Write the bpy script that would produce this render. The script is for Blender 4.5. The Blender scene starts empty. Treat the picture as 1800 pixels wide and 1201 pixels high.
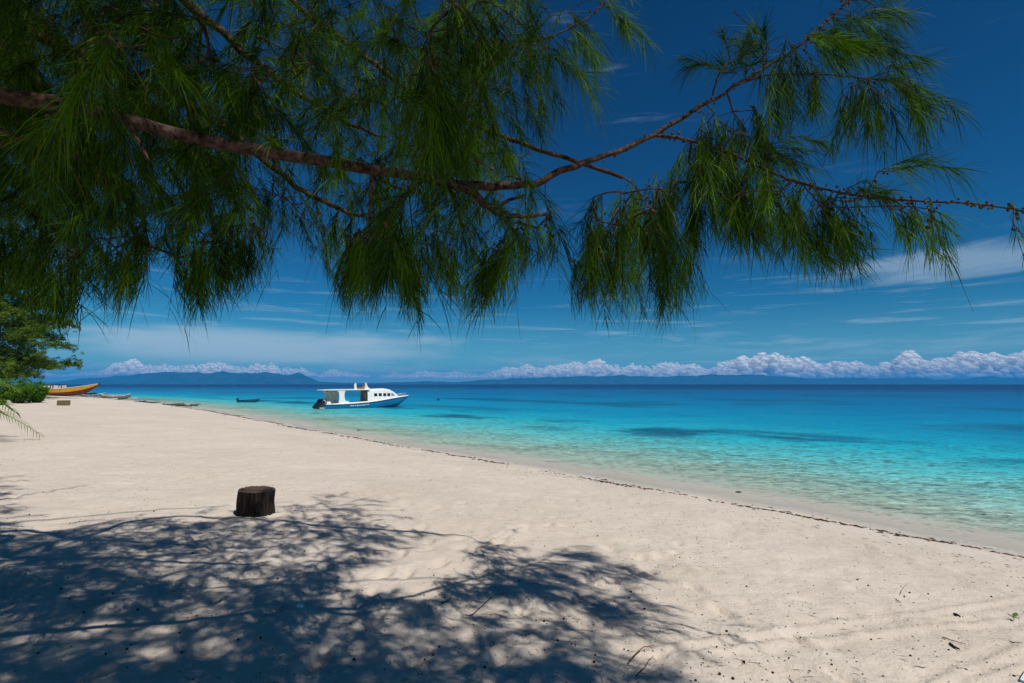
import bpy, bmesh, math, random
import numpy as np
from mathutils import Vector, Matrix

random.seed(7)
RNG = np.random.default_rng(11)
SC = bpy.context.scene
COL = SC.collection
R = math.radians

# ------------------------------------------------------------------ camera
F = 900.0                      # focal length in photo pixels (photo 1800 x 1201)
CX, CY = 900.0, 600.5
CAMZ = 3.0                     # metres above the sea
PITCH = math.atan((675.5 - CY) / F)
cam_d = bpy.data.cameras.new('camera')
cam = bpy.data.objects.new('camera', cam_d)
COL.objects.link(cam)
cam.location = (0, 0, CAMZ)
cam.rotation_euler = (math.pi / 2 + PITCH, 0, 0)
cam_d.sensor_width = 36.0
cam_d.lens = 18.0
cam_d.clip_start = 0.05
cam_d.clip_end = 90000
SC.camera = cam

# ------------------------------------------------------------------ sun, sky, exposure
LIGHT = np.array([-1.53, 1.70, -3.60])          # the way the sunlight travels
LIGHT = LIGHT / np.linalg.norm(LIGHT)
SUN_EL = math.asin(-LIGHT[2])
SUN_AZ = math.atan2(-LIGHT[0], -LIGHT[1])
sun_d = bpy.data.lights.new('sun', 'SUN')
sun_d.energy = 5.0
sun_d.angle = R(0.53)
sun_d.color = (1.0, 0.955, 0.90)
sun = bpy.data.objects.new('sun', sun_d)
COL.objects.link(sun)
sun.location = (20, -20, 40)
sun.rotation_euler = Vector(LIGHT).to_track_quat('-Z', 'Y').to_euler()

SC.view_settings.view_transform = 'Standard'
SC.view_settings.look = 'None'
SC.view_settings.exposure = 0.0
SC.view_settings.gamma = 1.0
SC.view_settings.use_curve_mapping = False
SC.render.engine = 'CYCLES'
cy = SC.cycles
cy.max_bounces = 7
cy.diffuse_bounces = 3
cy.glossy_bounces = 3
cy.transmission_bounces = 4
cy.transparent_max_bounces = 24
cy.volume_bounces = 0
cy.caustics_reflective = False
cy.caustics_refractive = False
cy.use_adaptive_sampling = True
cy.adaptive_threshold = 0.015
cy.use_denoising = True
cy.sample_clamp_indirect = 6.0


# ---- tiny helper to write node maths as expressions
class S:
    """wraps a node output socket so that arithmetic builds Math nodes"""
    def __init__(s, nt, sock): s.nt = nt; s.sock = sock
    def _m(s, op, *a, clamp=False):
        n = s.nt.nodes.new('ShaderNodeMath'); n.operation = op; n.use_clamp = clamp
        for i, v in enumerate((s,) + a):
            if isinstance(v, S): s.nt.links.new(v.sock, n.inputs[i])
            else: n.inputs[i].default_value = v
        return S(s.nt, n.outputs[0])
    def __add__(s, o): return s._m('ADD', o)
    def __radd__(s, o): return s._m('ADD', o)
    def __sub__(s, o): return s._m('SUBTRACT', o)
    def __rsub__(s, o): return (s * -1.0) + o
    def __mul__(s, o): return s._m('MULTIPLY', o)
    def __rmul__(s, o): return s._m('MULTIPLY', o)
    def __truediv__(s, o): return s._m('DIVIDE', o)
    def __pow__(s, o): return s._m('POWER', o)
    def maxi(s, o): return s._m('MAXIMUM', o)
    def mini(s, o): return s._m('MINIMUM', o)
    def clamp(s): return s._m('ADD', 0.0, clamp=True)
    def step(s, a, b):
        n = s.nt.nodes.new('ShaderNodeMapRange'); n.interpolation_type = 'SMOOTHSTEP'
        s.nt.links.new(s.sock, n.inputs[0])
        n.inputs[1].default_value = a; n.inputs[2].default_value = b
        return S(s.nt, n.outputs[0])
    def lin(s, a, b, c=0.0, d=1.0):
        n = s.nt.nodes.new('ShaderNodeMapRange')
        s.nt.links.new(s.sock, n.inputs[0])
        for i, v in enumerate((a, b, c, d)): n.inputs[i + 1].default_value = v
        return S(s.nt, n.outputs[0])


def setin(nt, sock, v):
    if isinstance(v, S): nt.links.new(v.sock, sock)
    elif hasattr(v, 'is_output'): nt.links.new(v, sock)
    elif isinstance(v, (tuple, list)) and len(v) == 3 and sock.type == 'RGBA': sock.default_value = (*v, 1)
    else: sock.default_value = v


def node(nt, kind, out=0, props=None, **ins):
    n = nt.nodes.new(kind)
    for k, v in (props or {}).items(): setattr(n, k, v)
    for k, v in ins.items():
        k2 = k.replace('_', ' ')
        setin(nt, n.inputs[int(k[1:])] if k[0] == 'i' and k[1:].isdigit() else n.inputs[k2], v)
    return S(nt, n.outputs[out])


def mixc(nt, fac, a, b, blend='MIX'):
    n = nt.nodes.new('ShaderNodeMix'); n.data_type = 'RGBA'; n.blend_type = blend
    setin(nt, n.inputs[0], fac); setin(nt, n.inputs[6], a); setin(nt, n.inputs[7], b)
    return S(nt, n.outputs[2])


def vec(nt, x, y, z):
    return node(nt, 'ShaderNodeCombineXYZ', X=x, Y=y, Z=z)


def noise(nt, v, scale, detail=4, rough=0.55, dist=0.0, out=0):
    return node(nt, 'ShaderNodeTexNoise', out=out, Vector=v, Scale=scale, Detail=float(detail), Roughness=rough, Distortion=dist)


def ramp(nt, fac, stops, interp='LINEAR'):
    n = nt.nodes.new('ShaderNodeValToRGB'); n.color_ramp.interpolation = interp
    e = n.color_ramp.elements
    while len(e) < len(stops): e.new(0.5)
    for el, (p, c) in zip(e, stops):
        el.position = p; el.color = (*c, 1) if len(c) == 3 else c
    setin(nt, n.inputs[0], fac)
    return S(nt, n.outputs[0])


world = bpy.data.worlds.new('World')
SC.world = world
world.use_nodes = True
nt = world.node_tree
bg = nt.nodes['Background']
sky = nt.nodes.new('ShaderNodeTexSky')
sky.sky_type = 'NISHITA'
sky.sun_disc = False
sky.sun_elevation = SUN_EL
sky.sun_rotation = SUN_AZ
sky.altitude = 0
sky.air_density = 1.0
sky.dust_density = 0.1
sky.ozone_density = 3.0
tc = node(nt, 'ShaderNodeTexCoord', out=0)
sep = nt.nodes.new('ShaderNodeSeparateXYZ'); nt.links.new(tc.sock, sep.inputs[0])
dx, dy, dz = (S(nt, sep.outputs[i]) for i in range(3))
az = dx._m('ARCTAN2', dy) * (180 / math.pi)
el = dz._m('ARCSINE') * (180 / math.pi)
SKY_GAMMA, SKY_STR = 1.45, 0.075
gam = nt.nodes.new('ShaderNodeGamma'); gam.inputs[1].default_value = SKY_GAMMA
nt.links.new(sky.outputs[0], gam.inputs[0])
skyc = mixc(nt, 1.0, S(nt, gam.outputs[0]), (0.055, 0.262, 0.332), 'MULTIPLY')
# thin high cloud: streaky veils, thickest low in the north-west and north-east
v1 = vec(nt, az * 0.055, el * 0.42 + az * 0.012, 0.0)
n1 = noise(nt, v1, 1.0, 6, 0.55, 0.6)
v2 = vec(nt, az * 0.11 + 5.0, el * 0.9 - az * 0.02, 3.3)
n2 = noise(nt, v2, 1.0, 6, 0.6, 0.9)
veil = (az * 1.0 + 24.0); veil = (veil * veil) * (-1 / 460.0) + 1.0
vh = (el - 3.9); vh = (vh * vh) * (-1 / 5.0) + 1.0
m_left = veil.clamp() * vh.clamp()
c_left = (m_left * 1.0 + n1 * 1.5 + n2 * 0.5 - 1.16).step(0.0, 0.75) * 0.66
ra = (az - 41.0); ra = (ra * ra) * (-1 / 190.0) + 1.0
rh = (el - 10.3 + az * 0.0); rh = (rh * rh) * (-1 / 4.2) + 1.0
c_right = (ra.clamp() * rh.clamp() * 0.85 + n2 * 1.2 - 0.88).step(0.0, 0.6) * 0.40
low = el.lin(14.0, 3.0)
c_all = (n2 * low - 0.43).step(0.0, 0.35) * 0.34
streak = (noise(nt, vec(nt, az * 0.10 + 9.0, el * 1.5, 7.0), 1.0, 5, 0.6, 0.5) - 0.52).step(0.0, 0.24) * low * 0.50
haze_low = el.lin(9.0, 0.0) ** 1.6 * 0.62
cf = c_left.maxi(c_right).maxi(c_all).maxi(streak)
cf = cf * dz.step(-0.02, 0.0)
skyc = mixc(nt, haze_low, skyc, (3.4, 6.6, 9.4))
out = mixc(nt, cf, skyc, (6.6, 8.2, 9.4))
nt.links.new(out.sock, bg.inputs[0])
bg.inputs[1].default_value = SKY_STR


# ------------------------------------------------------------------ pixel helpers
def ray(px, py):
    cx = (px - CX) / F; cyv = (CY - py) / F
    c, s = math.cos(PITCH), math.sin(PITCH)
    v = np.array([cx, c - cyv * s, s + cyv * c])
    return v / v[1]                 # scaled so that y = 1


def at(px, py, d):
    return ray(px, py) * d + np.array([0, 0, CAMZ])


def project(p):
    p = np.atleast_2d(p)
    x, y, z = p[:, 0], p[:, 1], p[:, 2] - CAMZ
    c, s = math.cos(PITCH), math.sin(PITCH)
    fwd = y * c + z * s; up = -y * s + z * c
    fwd = np.where(np.abs(fwd) < 1e-4, 1e-4, fwd)
    return CX + F * x / fwd, CY - F * up / fwd, fwd


# ------------------------------------------------------------------ numpy noise
def _h(ix, iy, seed):
    n = (ix.astype(np.int64) * 374761393 + iy.astype(np.int64) * 668265263 + seed * 982451653) & 0xFFFFFFFF
    n = ((n ^ (n >> 13)) * 1274126177) & 0xFFFFFFFF
    return ((n ^ (n >> 16)) & 0xFFFFFF) / float(0xFFFFFF)


def vnoise(x, y, seed=0):
    ix, iy = np.floor(x), np.floor(y)
    fx, fy = x - ix, y - iy
    fx = fx * fx * (3 - 2 * fx); fy = fy * fy * (3 - 2 * fy)
    a, b = _h(ix, iy, seed), _h(ix + 1, iy, seed)
    c, d = _h(ix, iy + 1, seed), _h(ix + 1, iy + 1, seed)
    return (a * (1 - fx) + b * fx) * (1 - fy) + (c * (1 - fx) + d * fx) * fy - 0.5


def fbm(x, y, seed=0, oct=4):
    r = 0; a = 1.0
    for o in range(oct):
        r = r + a * vnoise(x, y, seed + o * 17)
        x, y = x * 2.03 + 3.1, y * 2.03 + 1.7
        a *= 0.5
    return r


# ------------------------------------------------------------------ shoreline and beach profile
SHORE = np.array([(40, -28), (24, -9.5), (14.5, 1.5), (8.9, 8.65), (6.3, 11.3), (3.3, 14.9), (0.95, 17.4), (-2.4, 21.2), (-7.9, 27.3),
                  (-16.4, 36.8), (-34, 57), (-58, 82), (-84, 104), (-125, 128), (-220, 165), (-500, 230), (-1500, 300)], float)


def catmull(P, k):
    out = []
    n = len(P)
    for i in range(n - 1):
        p0, p1, p2, p3 = P[max(i - 1, 0)], P[i], P[i + 1], P[min(i + 2, n - 1)]
        for j in range(k):
            t = j / k
            out.append(0.5 * ((2 * p1) + (-p0 + p2) * t + (2 * p0 - 5 * p1 + 4 * p2 - p3) * t * t + (-p0 + 3 * p1 - 3 * p2 + p3) * t ** 3))
    out.append(P[-1])
    return np.array(out)


SHC = catmull(SHORE, 5)


def shore_s(x, y):
    """signed distance from the wrack line, positive towards the sea"""
    x = np.asarray(x, float).ravel(); y = np.asarray(y, float).ravel()
    best = np.full(x.shape, 1e18); sg = np.ones(x.shape)
    for a, b in zip(SHC[:-1], SHC[1:]):
        d = b - a; L = d @ d
        t = np.clip(((x - a[0]) * d[0] + (y - a[1]) * d[1]) / L, 0, 1)
        ex, ey = x - a[0] - t * d[0], y - a[1] - t * d[1]
        q = ex * ex + ey * ey
        side = np.where(d[0] * ey - d[1] * ex > 0, -1.0, 1.0)
        m = q < best - 1e-9
        best = np.where(m, q, best); sg = np.where(m, side, sg)
    return sg * np.sqrt(best)


WL = 0.85         # waterline lies this far seaward of the wrack line


def wobble(x, y, s):
    u = x * 0.66 - y * 0.75
    return (0.75 * fbm(u * 0.22, u * 0, 301, 3) + 0.22 * fbm(u * 1.1, u * 0, 311, 2)) * np.exp(-((s - WL) / 4.0) ** 2)


def profile(s):
    l = -(s - WL)
    land = 1.5 * np.tanh(np.maximum(l, 0) / 12.0) + 0.25 * np.clip((l - 25) / 30, 0, 1)
    w = np.maximum(-l, 0)
    sea = -(0.055 * np.minimum(w, 12) + 0.07 * np.clip(w - 12, 0, 60) + 0.02 * np.clip(w - 72, 0, 150))
    return np.where(l > 0, land, sea)


FOOT = []
for k in range(40):
    fx, fy = RNG.uniform(-9, 9), RNG.uniform(2.5, 18)
    a = RNG.uniform(0, 6.28)
    for j in range(int(RNG.integers(5, 16))):
        off = 0.1 * (1 if j % 2 else -1)
        FOOT.append((fx + math.cos(a) * 0.62 * j - math.sin(a) * off, fy + math.sin(a) * 0.62 * j + math.cos(a) * off, a))
FOOT = np.array(FOOT)
TRK = [((1100, 1150), (1800, 1052)), ((1180, 1155), (1800, 1085)), ((1640, 1201), (1800, 1140)), ((1700, 1201), (1800, 1168))]


def seg_d(x, y, a, b):
    d = b - a
    t = np.clip(((x - a[0]) * d[0] + (y - a[1]) * d[1]) / (d @ d), 0, 1)
    return np.hypot(x - a[0] - t * d[0], y - a[1] - t * d[1])


def ground(x, y, fine=True):
    x = np.asarray(x, float).ravel(); y = np.asarray(y, float).ravel()
    s = shore_s(x, y)
    z = profile(s + wobble(x, y, s))
    dry = np.clip((-s - 0.2) / 2.2, 0, 1)
    wet = np.clip(1 - np.abs(s - 3) / 8, 0, 1)
    z = z + fbm(x * 0.35, y * 0.35, 3, 3) * 0.06 * dry + fbm(x * 0.11, y * 0.11, 9, 2) * 0.22 * np.clip(-s / 8, 0, 1)
    z = z + np.where(s > 6, fbm(x * 0.16, y * 0.16, 5, 3) * 0.25 * np.clip((s - 6) / 12, 0, 1), 0)
    if fine:
        z = z + (fbm(x * 2.3, y * 2.3, 21, 4) * 0.038 + fbm(x * 6.5, y * 6.5, 31, 2) * 0.014) * dry
        m = (np.hypot(x, y) < 30)
        if m.any():
            xs, ys = x[m], y[m]; q = np.zeros(xs.shape)
            for fx, fy, a in FOOT:
                u = (xs - fx) * math.cos(a) + (ys - fy) * math.sin(a); v = -(xs - fx) * math.sin(a) + (ys - fy) * math.cos(a)
                r2 = (u / 0.13) ** 2 + (v / 0.06) ** 2
                q += np.where(r2 < 9, -0.045 * np.exp(-r2) + 0.016 * np.exp(-(np.sqrt(r2) - 1.7) ** 2 * 3), 0)
            for a, b in TRKW:
                dd = seg_d(xs, ys, a, b)
                q += 0.016 * np.exp(-(dd / 0.035) ** 2) - 0.012 * np.exp(-((dd - 0.09) / 0.05) ** 2)
            z[m] += q * dry[m]
    return z


def pix_ground(px, py, fine=False):
    r = ray(px, py)
    lo = 0.3
    ds = np.geomspace(0.5, 2500, 900)
    P = r[None, :] * ds[:, None]
    g = ground(P[:, 0], P[:, 1], fine)
    h = P[:, 2] + CAMZ - g
    i = np.argmax(h < 0)
    if h[i] >= 0: return np.array([*(r * 2500)[:2], 0])
    if i == 0: return np.array([*P[0][:2], g[0]])
    t = h[i - 1] / (h[i - 1] - h[i]); d = ds[i - 1] + t * (ds[i] - ds[i - 1])
    p = r * d
    return np.array([p[0], p[1], float(ground([p[0]], [p[1]], fine)[0])])


TRKW = []
TRKW = [(pix_ground(*a)[:2], pix_ground(*b)[:2]) for a, b in TRK]


# ------------------------------------------------------------------ mesh helpers
def mesh_np(name, V, faces, attrs=None, smooth=True):
    """V (n,3); faces: list of (m,k) int arrays"""
    me = bpy.data.meshes.new(name)
    V = np.asarray(V, np.float32)
    me.vertices.add(len(V)); me.vertices.foreach_set('co', V.ravel())
    fl = [np.asarray(f, np.int32) for f in faces if len(f)]
    tot = sum(f.size for f in fl); nf = sum(len(f) for f in fl)
    me.loops.add(tot); me.polygons.add(nf)
    me.loops.foreach_set('vertex_index', np.concatenate([f.ravel() for f in fl]))
    ks = np.concatenate([np.full(len(f), f.shape[1], np.int32) for f in fl])
    me.polygons.foreach_set('loop_start', np.concatenate([[0], np.cumsum(ks)[:-1]]).astype(np.int32))
    me.polygons.foreach_set('use_smooth', np.full(nf, smooth, bool))
    me.update(calc_edges=True)
    for k, a in (attrs or {}).items():
        at_ = me.attributes.new(k, 'FLOAT', 'POINT'); at_.data.foreach_set('value', np.asarray(a, np.float32))
    return me


def link(name, me, mat, parent=None):
    o = bpy.data.objects.new(name, me); COL.objects.link(o)
    if mat is not None and not me.materials: me.materials.append(mat)
    o.parent = parent
    return o


def tag(o, label=None, cat=None, group=None, kind=None):
    for k, v in (('label', label), ('category', cat), ('group', group), ('kind', kind)):
        if v: o[k] = v
    return o


def empty(name, loc, rz=0.0):
    o = bpy.data.objects.new(name, None); COL.objects.link(o)
    o.location = loc; o.rotation_euler = (0, 0, rz); o.empty_display_size = 0.2
    return o


def tube_np(pts, rad, n=8, base=0, wob=0.0, seed=0):
    """swept tube with caps -> verts, quads, tris"""
    P = np.asarray(pts, float); m = len(P)
    rad = np.broadcast_to(np.asarray(rad, float), (m,))
    T = np.gradient(P, axis=0); T /= np.linalg.norm(T, axis=1)[:, None] + 1e-12
    ref = np.array([0, 0, 1.0]) if abs(T[0][2]) < 0.9 else np.array([1.0, 0, 0])
    u = np.cross(T[0], ref); u /= np.linalg.norm(u)
    V = []
    ang = np.arange(n) / n * 2 * math.pi
    rr = np.random.default_rng(seed)
    for i in range(m):
        u = u - T[i] * (u @ T[i]); u /= np.linalg.norm(u) + 1e-12
        w = np.cross(T[i], u)
        r = rad[i] * (1 + wob * rr.uniform(-1, 1, n)) if wob else np.full(n, rad[i])
        V.append(P[i] + (np.cos(ang) * r)[:, None] * u + (np.sin(ang) * r)[:, None] * w)
    V = np.concatenate(V + [P[:1], P[-1:]])
    k = np.arange(n); k2 = (k + 1) % n
    Q = np.concatenate([np.stack([i * n + k, i * n + k2, (i + 1) * n + k2, (i + 1) * n + k], 1) for i in range(m - 1)])
    c0, c1 = m * n, m * n + 1
    Tr = np.concatenate([np.stack([np.full(n, c0), k2, k], 1), np.stack([np.full(n, c1), (m - 1) * n + k, (m - 1) * n + k2], 1)])
    return V, Q + base, Tr + base


class MB:
    """collects shapes for ONE mesh"""
    def __init__(s): s.V = []; s.F = {}; s.n = 0
    def add(s, V, *faces):
        V = np.asarray(V, float)
        for f in faces:
            f = np.asarray(f, int)
            if len(f): s.F.setdefault(f.shape[1], []).append(f + s.n)
        s.V.append(V); s.n += len(V)
        return s
    def tube(s, pts, rad, n=8, wob=0, seed=0):
        V, Q, T = tube_np(pts, rad, n, 0, wob, seed); return s.add(V, Q, T)
    def box(s, c, size, rot=None, taper=1.0):
        sx, sy, sz = (v / 2 for v in size)
        V = np.array([(x * (taper if z > 0 else 1), y * (taper if z > 0 else 1), z) for z in (-sz, sz) for y in (-sy, sy) for x in (-sx, sx)])
        if rot is not None: V = V @ np.array(rot).T
        return s.add(V + np.array(c), [(0, 2, 3, 1), (4, 5, 7, 6), (0, 1, 5, 4), (2, 6, 7, 3), (0, 4, 6, 2), (1, 3, 7, 5)])
    def prism(s, poly, axis, a, b):
        """polygon (u,v) extruded along axis from a to b"""
        n = len(poly)
        def P(u, v, w): return {'x': (w, u, v), 'y': (u, w, v), 'z': (u, v, w)}[axis]
        V = [P(u, v, a) for u, v in poly] + [P(u, v, b) for u, v in poly]
        Q = [(i, (i + 1) % n, n + (i + 1) % n, n + i) for i in range(n)]
        s.add(V, Q, [tuple(range(n))[::-1]], [tuple(range(n, 2 * n))])
        return s
    def ico(s, c, r, sub=1, jit=0.0, rng=None, sq=(1, 1, 1)):
        V, T = ICO(sub)
        V = V.copy()
        if jit: V *= (1 + (rng or RNG).uniform(-jit, jit, (len(V), 1)))
        return s.add(V * r * np.array(sq) + np.array(c), T)
    def loft(s, rings, close=False, cap0=False, cap1=False):
        n = len(rings[0]); V = np.concatenate([np.asarray(r, float) for r in rings]); Q = []
        kk = n if close else n - 1
        for i in range(len(rings) - 1):
            for k in range(kk):
                k2 = (k + 1) % n
                Q.append((i * n + k, i * n + k2, (i + 1) * n + k2, (i + 1) * n + k))
        s.add(V, Q)
        b = s.n - len(V); m = (len(rings) - 1) * n
        if cap0: s.F.setdefault(n, []).append(np.array([list(range(n))[::-1]]) + b)
        if cap1: s.F.setdefault(n, []).append(np.array([[m + i for i in range(n)]]) + b)
        return s
    def build(s, name, mat, parent=None, smooth=False, attrs=None, bevel=0.0):
        me = mesh_np(name, np.concatenate(s.V), [np.concatenate(f) for f in s.F.values()], attrs, smooth)
        if len(me.polygons) < 20000:
            bm = bmesh.new(); bm.from_mesh(me); bmesh.ops.recalc_face_normals(bm, faces=bm.faces)
            bm.to_mesh(me); bm.free()
        o = link(name, me, mat, parent)
        if bevel:
            m = o.modifiers.new('bevel', 'BEVEL'); m.width = bevel; m.segments = 2; m.limit_method = 'ANGLE'
        return o


_ico = {}


def ICO(sub):
    if sub not in _ico:
        bm = bmesh.new(); bmesh.ops.create_icosphere(bm, subdivisions=sub, radius=1.0)
        bm.verts.ensure_lookup_table()
        _ico[sub] = (np.array([v.co[:] for v in bm.verts]), np.array([[v.index for v in f.verts] for f in bm.faces]))
        bm.free()
    return _ico[sub]


# ------------------------------------------------------------------ materials
def newmat(name):
    m = bpy.data.materials.new(name); m.use_nodes = True
    return m, m.node_tree, m.node_tree.nodes['Principled BSDF']


def plain(name, c, rough=0.6, var=0.12, scale=6.0, spec=0.4, metal=0.0, bump=0.0, streak=(1, 1, 1)):
    m, nt, b = newmat(name)
    pos = node(nt, 'ShaderNodeTexCoord', out=3)
    mp = nt.nodes.new('ShaderNodeMapping'); nt.links.new(pos.sock, mp.inputs[0]); mp.inputs[3].default_value = streak
    n = noise(nt, S(nt, mp.outputs[0]), scale, 5, 0.6)
    f = n.lin(0.25, 0.75, 1 - var * 2, 1 + var)
    col = mixc(nt, 1.0, c, node(nt, 'ShaderNodeCombineColor', Red=f, Green=f, Blue=f), 'MULTIPLY')
    nt.links.new(col.sock, b.inputs['Base Color'])
    b.inputs['Roughness'].default_value = rough
    b.inputs['Specular IOR Level'].default_value = spec
    b.inputs['Metallic'].default_value = metal
    if bump:
        bp = node(nt, 'ShaderNodeBump', Strength=bump, Distance=0.02, Height=n)
        nt.links.new(bp.sock, b.inputs['Normal'])
    return m


def foliage_mat(name, a, b_, trans=0.35, rough=0.55):
    m, nt, b = newmat(name)
    t = S(nt, node(nt, 'ShaderNodeAttribute', out=2, props={'attribute_name': 'tint'}).sock)
    col = ramp(nt, t, [(0.0, a), (0.86, b_), (0.93, (0.17, 0.13, 0.035)), (1.0, (0.16, 0.085, 0.035))])
    nt.links.new(col.sock, b.inputs['Base Color'])
    b.inputs['Roughness'].default_value = rough
    b.inputs['Specular IOR Level'].default_value = 0.08
    tr = nt.nodes.new('ShaderNodeBsdfTranslucent'); nt.links.new(mixc(nt, 1.0, col, (1.0, 1.15, 0.45), 'MULTIPLY').sock, tr.inputs[0])
    mx = nt.nodes.new('ShaderNodeMixShader'); mx.inputs[0].default_value = trans
    nt.links.new(b.outputs[0], mx.inputs[1]); nt.links.new(tr.outputs[0], mx.inputs[2])
    nt.links.new(mx.outputs[0], nt.nodes['Material Output'].inputs[0])
    return m


# sand
M_SAND, nt, b = newmat('sand')
pos = node(nt, 'ShaderNodeNewGeometry', out=0)
s_at = node(nt, 'ShaderNodeAttribute', out=2, props={'attribute_name': 'shore'})
n_big = noise(nt, pos, 0.45, 4, 0.55)
n_mid = noise(nt, pos, 5.0, 5, 0.65)
n_fine = noise(nt, pos, 55.0, 3, 0.7)
n_grain = noise(nt, pos, 420.0, 2, 0.7)
c = ramp(nt, n_big, [(0.3, (0.51, 0.438, 0.362)), (0.7, (0.59, 0.517, 0.440))])
c = mixc(nt, n_mid.lin(0.35, 0.75, 0.0, 0.45), c, (0.45, 0.385, 0.31))
c = mixc(nt, (n_fine - 0.63).step(0.0, 0.12) * 0.55, c, (0.22, 0.17, 0.125))
c = mixc(nt, (n_grain - 0.66).step(0.0, 0.1) * 0.5, c, (0.18, 0.145, 0.11))
wetn = (s_at + (n_big - 0.5) * 0.5 + (n_mid - 0.5) * 0.15)
wet = wetn.step(-0.05, 0.55) * wetn.lin(0.9, 3.0, 1.0, 0.0)
c = mixc(nt, wet * 0.5, c, (0.40, 0.345, 0.275))
nt.links.new(c.sock, b.inputs['Base Color'])
nt.links.new(wet.lin(0, 1, 0.92, 0.45).sock, b.inputs['Roughness'])
b.inputs['Specular IOR Level'].default_value = 0.2
hgt = noise(nt, pos, 9.0, 6, 0.62) * 1.0 + noise(nt, pos, 34.0, 4, 0.6) * 0.45 + n_grain * 0.05
dry = (1.0 - wet)
bp = node(nt, 'ShaderNodeBump', Strength=dry * 0.85 + 0.05, Distance=0.032, Height=hgt)
nt.links.new(bp.sock, b.inputs['Normal'])

# sea water: clear in the shallows, its own blue-green where the bottom is deep
M_SEA, nt, b = newmat('sea_water')
nt.nodes.remove(b)
pos = node(nt, 'ShaderNodeNewGeometry', out=0)
s_at = node(nt, 'ShaderNodeAttribute', out=2, props={'attribute_name': 'shore'})
reef = node(nt, 'ShaderNodeAttribute', out=2, props={'attribute_name': 'reef'})
dist = node(nt, 'ShaderNodeAttribute', out=2, props={'attribute_name': 'away'})
mp = nt.nodes.new('ShaderNodeMapping'); nt.links.new(pos.sock, mp.inputs[0])
mp.inputs[2].default_value = (0, 0, R(48)); mp.inputs[3].default_value = (0.6, 1.25, 1)
wv = S(nt, mp.outputs[0])
w1 = noise(nt, wv, 3.4, 4, 0.6, 0.8)
w2 = noise(nt, wv, 0.8, 4, 0.6, 0.4)
w3 = noise(nt, wv, 0.16, 4, 0.6, 0.3)
w4 = noise(nt, wv, 0.035, 4, 0.6, 0.2)
far1 = dist.lin(0.2, 1.0, 1.0, 0.0)
hgt = w1 * 0.13 + w2 * 0.34 + w3 * 1.3 + w4 * 3.5
bp = node(nt, 'ShaderNodeBump', Strength=0.75, Distance=1.0, Height=hgt)
lg = (s_at.maxi(0.5))._m('LOGARITHM', 10.0)      # 0.5 m .. 3000 m -> -0.3 .. 3.5
lg = lg + (w3 - 0.5) * 0.40 + (w2 - 0.5) * 0.25 + (w4 - 0.5) * 0.30
t = lg.lin(0.0, 3.2)
col = ramp(nt, t, [(0.0, (0.50, 0.54, 0.42)), (0.18, (0.42, 0.60, 0.48)), (0.30, (0.13, 0.60, 0.60)), (0.37, (0.02, 0.45, 0.55)), (0.45, (0.002, 0.26, 0.43)), (0.54, (0.001, 0.175, 0.355)),
                    (0.68, (0.001, 0.105, 0.275)), (0.80, (0.001, 0.042, 0.140)), (1.0, (0.001, 0.017, 0.075))])
col = mixc(nt, reef, col, (0.004, 0.085, 0.17))
w0 = noise(nt, wv, 9.0, 3, 0.6, 0.5)
rip = (w2 - 0.5) * 0.6 + (w1 - 0.5) * 2.2 + (w3 - 0.5) * 0.4 + (w0 - 0.5) * 1.5
opac = (lg + rip * 1.3).lin(0.30, 1.35, 0.02, 0.96)
dif = node(nt, 'ShaderNodeBsdfDiffuse', Color=col, Normal=bp)
tra = node(nt, 'ShaderNodeBsdfTransparent', Color=ramp(nt, t, [(0.0, (0.97, 0.985, 0.97)), (0.4, (0.55, 0.93, 0.88))]))
mx = node(nt, 'ShaderNodeMixShader', Fac=opac, i1=tra, i2=dif)
gl = node(nt, 'ShaderNodeBsdfGlossy', Color=(1, 1, 1), Roughness=0.09, Normal=bp)
fr = node(nt, 'ShaderNodeFresnel', IOR=1.33, Normal=bp)
mx2 = node(nt, 'ShaderNodeMixShader', Fac=fr.mini(0.26) * 0.7, i1=mx, i2=gl)
fo = node(nt, 'ShaderNodeBsdfDiffuse', Color=(0.8, 0.82, 0.8))
fn = noise(nt, pos, 9.0, 4, 0.7)
fband = (s_at - 0.06 + (w2 - 0.5) * 0.5); fband = (fband * fband) * -26.0 + 1.0
foam = ((fband.clamp() * 0.46 + fn * 0.9 + w2 * 0.35 - 0.98).step(0.0, 0.12)) * node(nt, 'ShaderNodeAttribute', out=2, props={'attribute_name': 'lap'})
mx3 = node(nt, 'ShaderNodeMixShader', Fac=foam * 0.8, i1=mx2, i2=fo)
nt.links.new(mx3.sock, nt.nodes['Material Output'].inputs[0])

M_BARK = plain('bark', (0.076, 0.047, 0.037), 0.88, 0.6, 26.0, 0.12, bump=1.0, streak=(1, 1, 1))
M_TWIG = plain('twig_bark', (0.062, 0.038, 0.026), 0.8, 0.3, 40.0, 0.2)
M_NEEDLE = foliage_mat('casuarina_needles', (0.005, 0.022, 0.004), (0.105, 0.225, 0.006), 0.36)
M_CONE = plain('cone', (0.085, 0.068, 0.022), 0.8, 0.5, 60.0, 0.2)
M_CONE_DRY = plain('dry_cone', (0.035, 0.024, 0.017), 0.9, 0.5, 60.0, 0.2)
M_FARN = foliage_mat('far_casuarina_foliage', (0.035, 0.080, 0.012), (0.135, 0.205, 0.022), 0.3)
M_BUSH = foliage_mat('shrub_leaves', (0.040, 0.130, 0.010), (0.140, 0.300, 0.022), 0.38, 0.4)
M_PALM = foliage_mat('palm_leaflets', (0.060, 0.125, 0.018), (0.150, 0.210, 0.040), 0.35, 0.4)
M_LITTER = plain('litter', (0.050, 0.034, 0.024), 0.9, 0.5, 30.0, 0.2)
M_WRACK = plain('wrack', (0.060, 0.040, 0.027), 0.9, 0.5, 12.0, 0.2)
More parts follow.
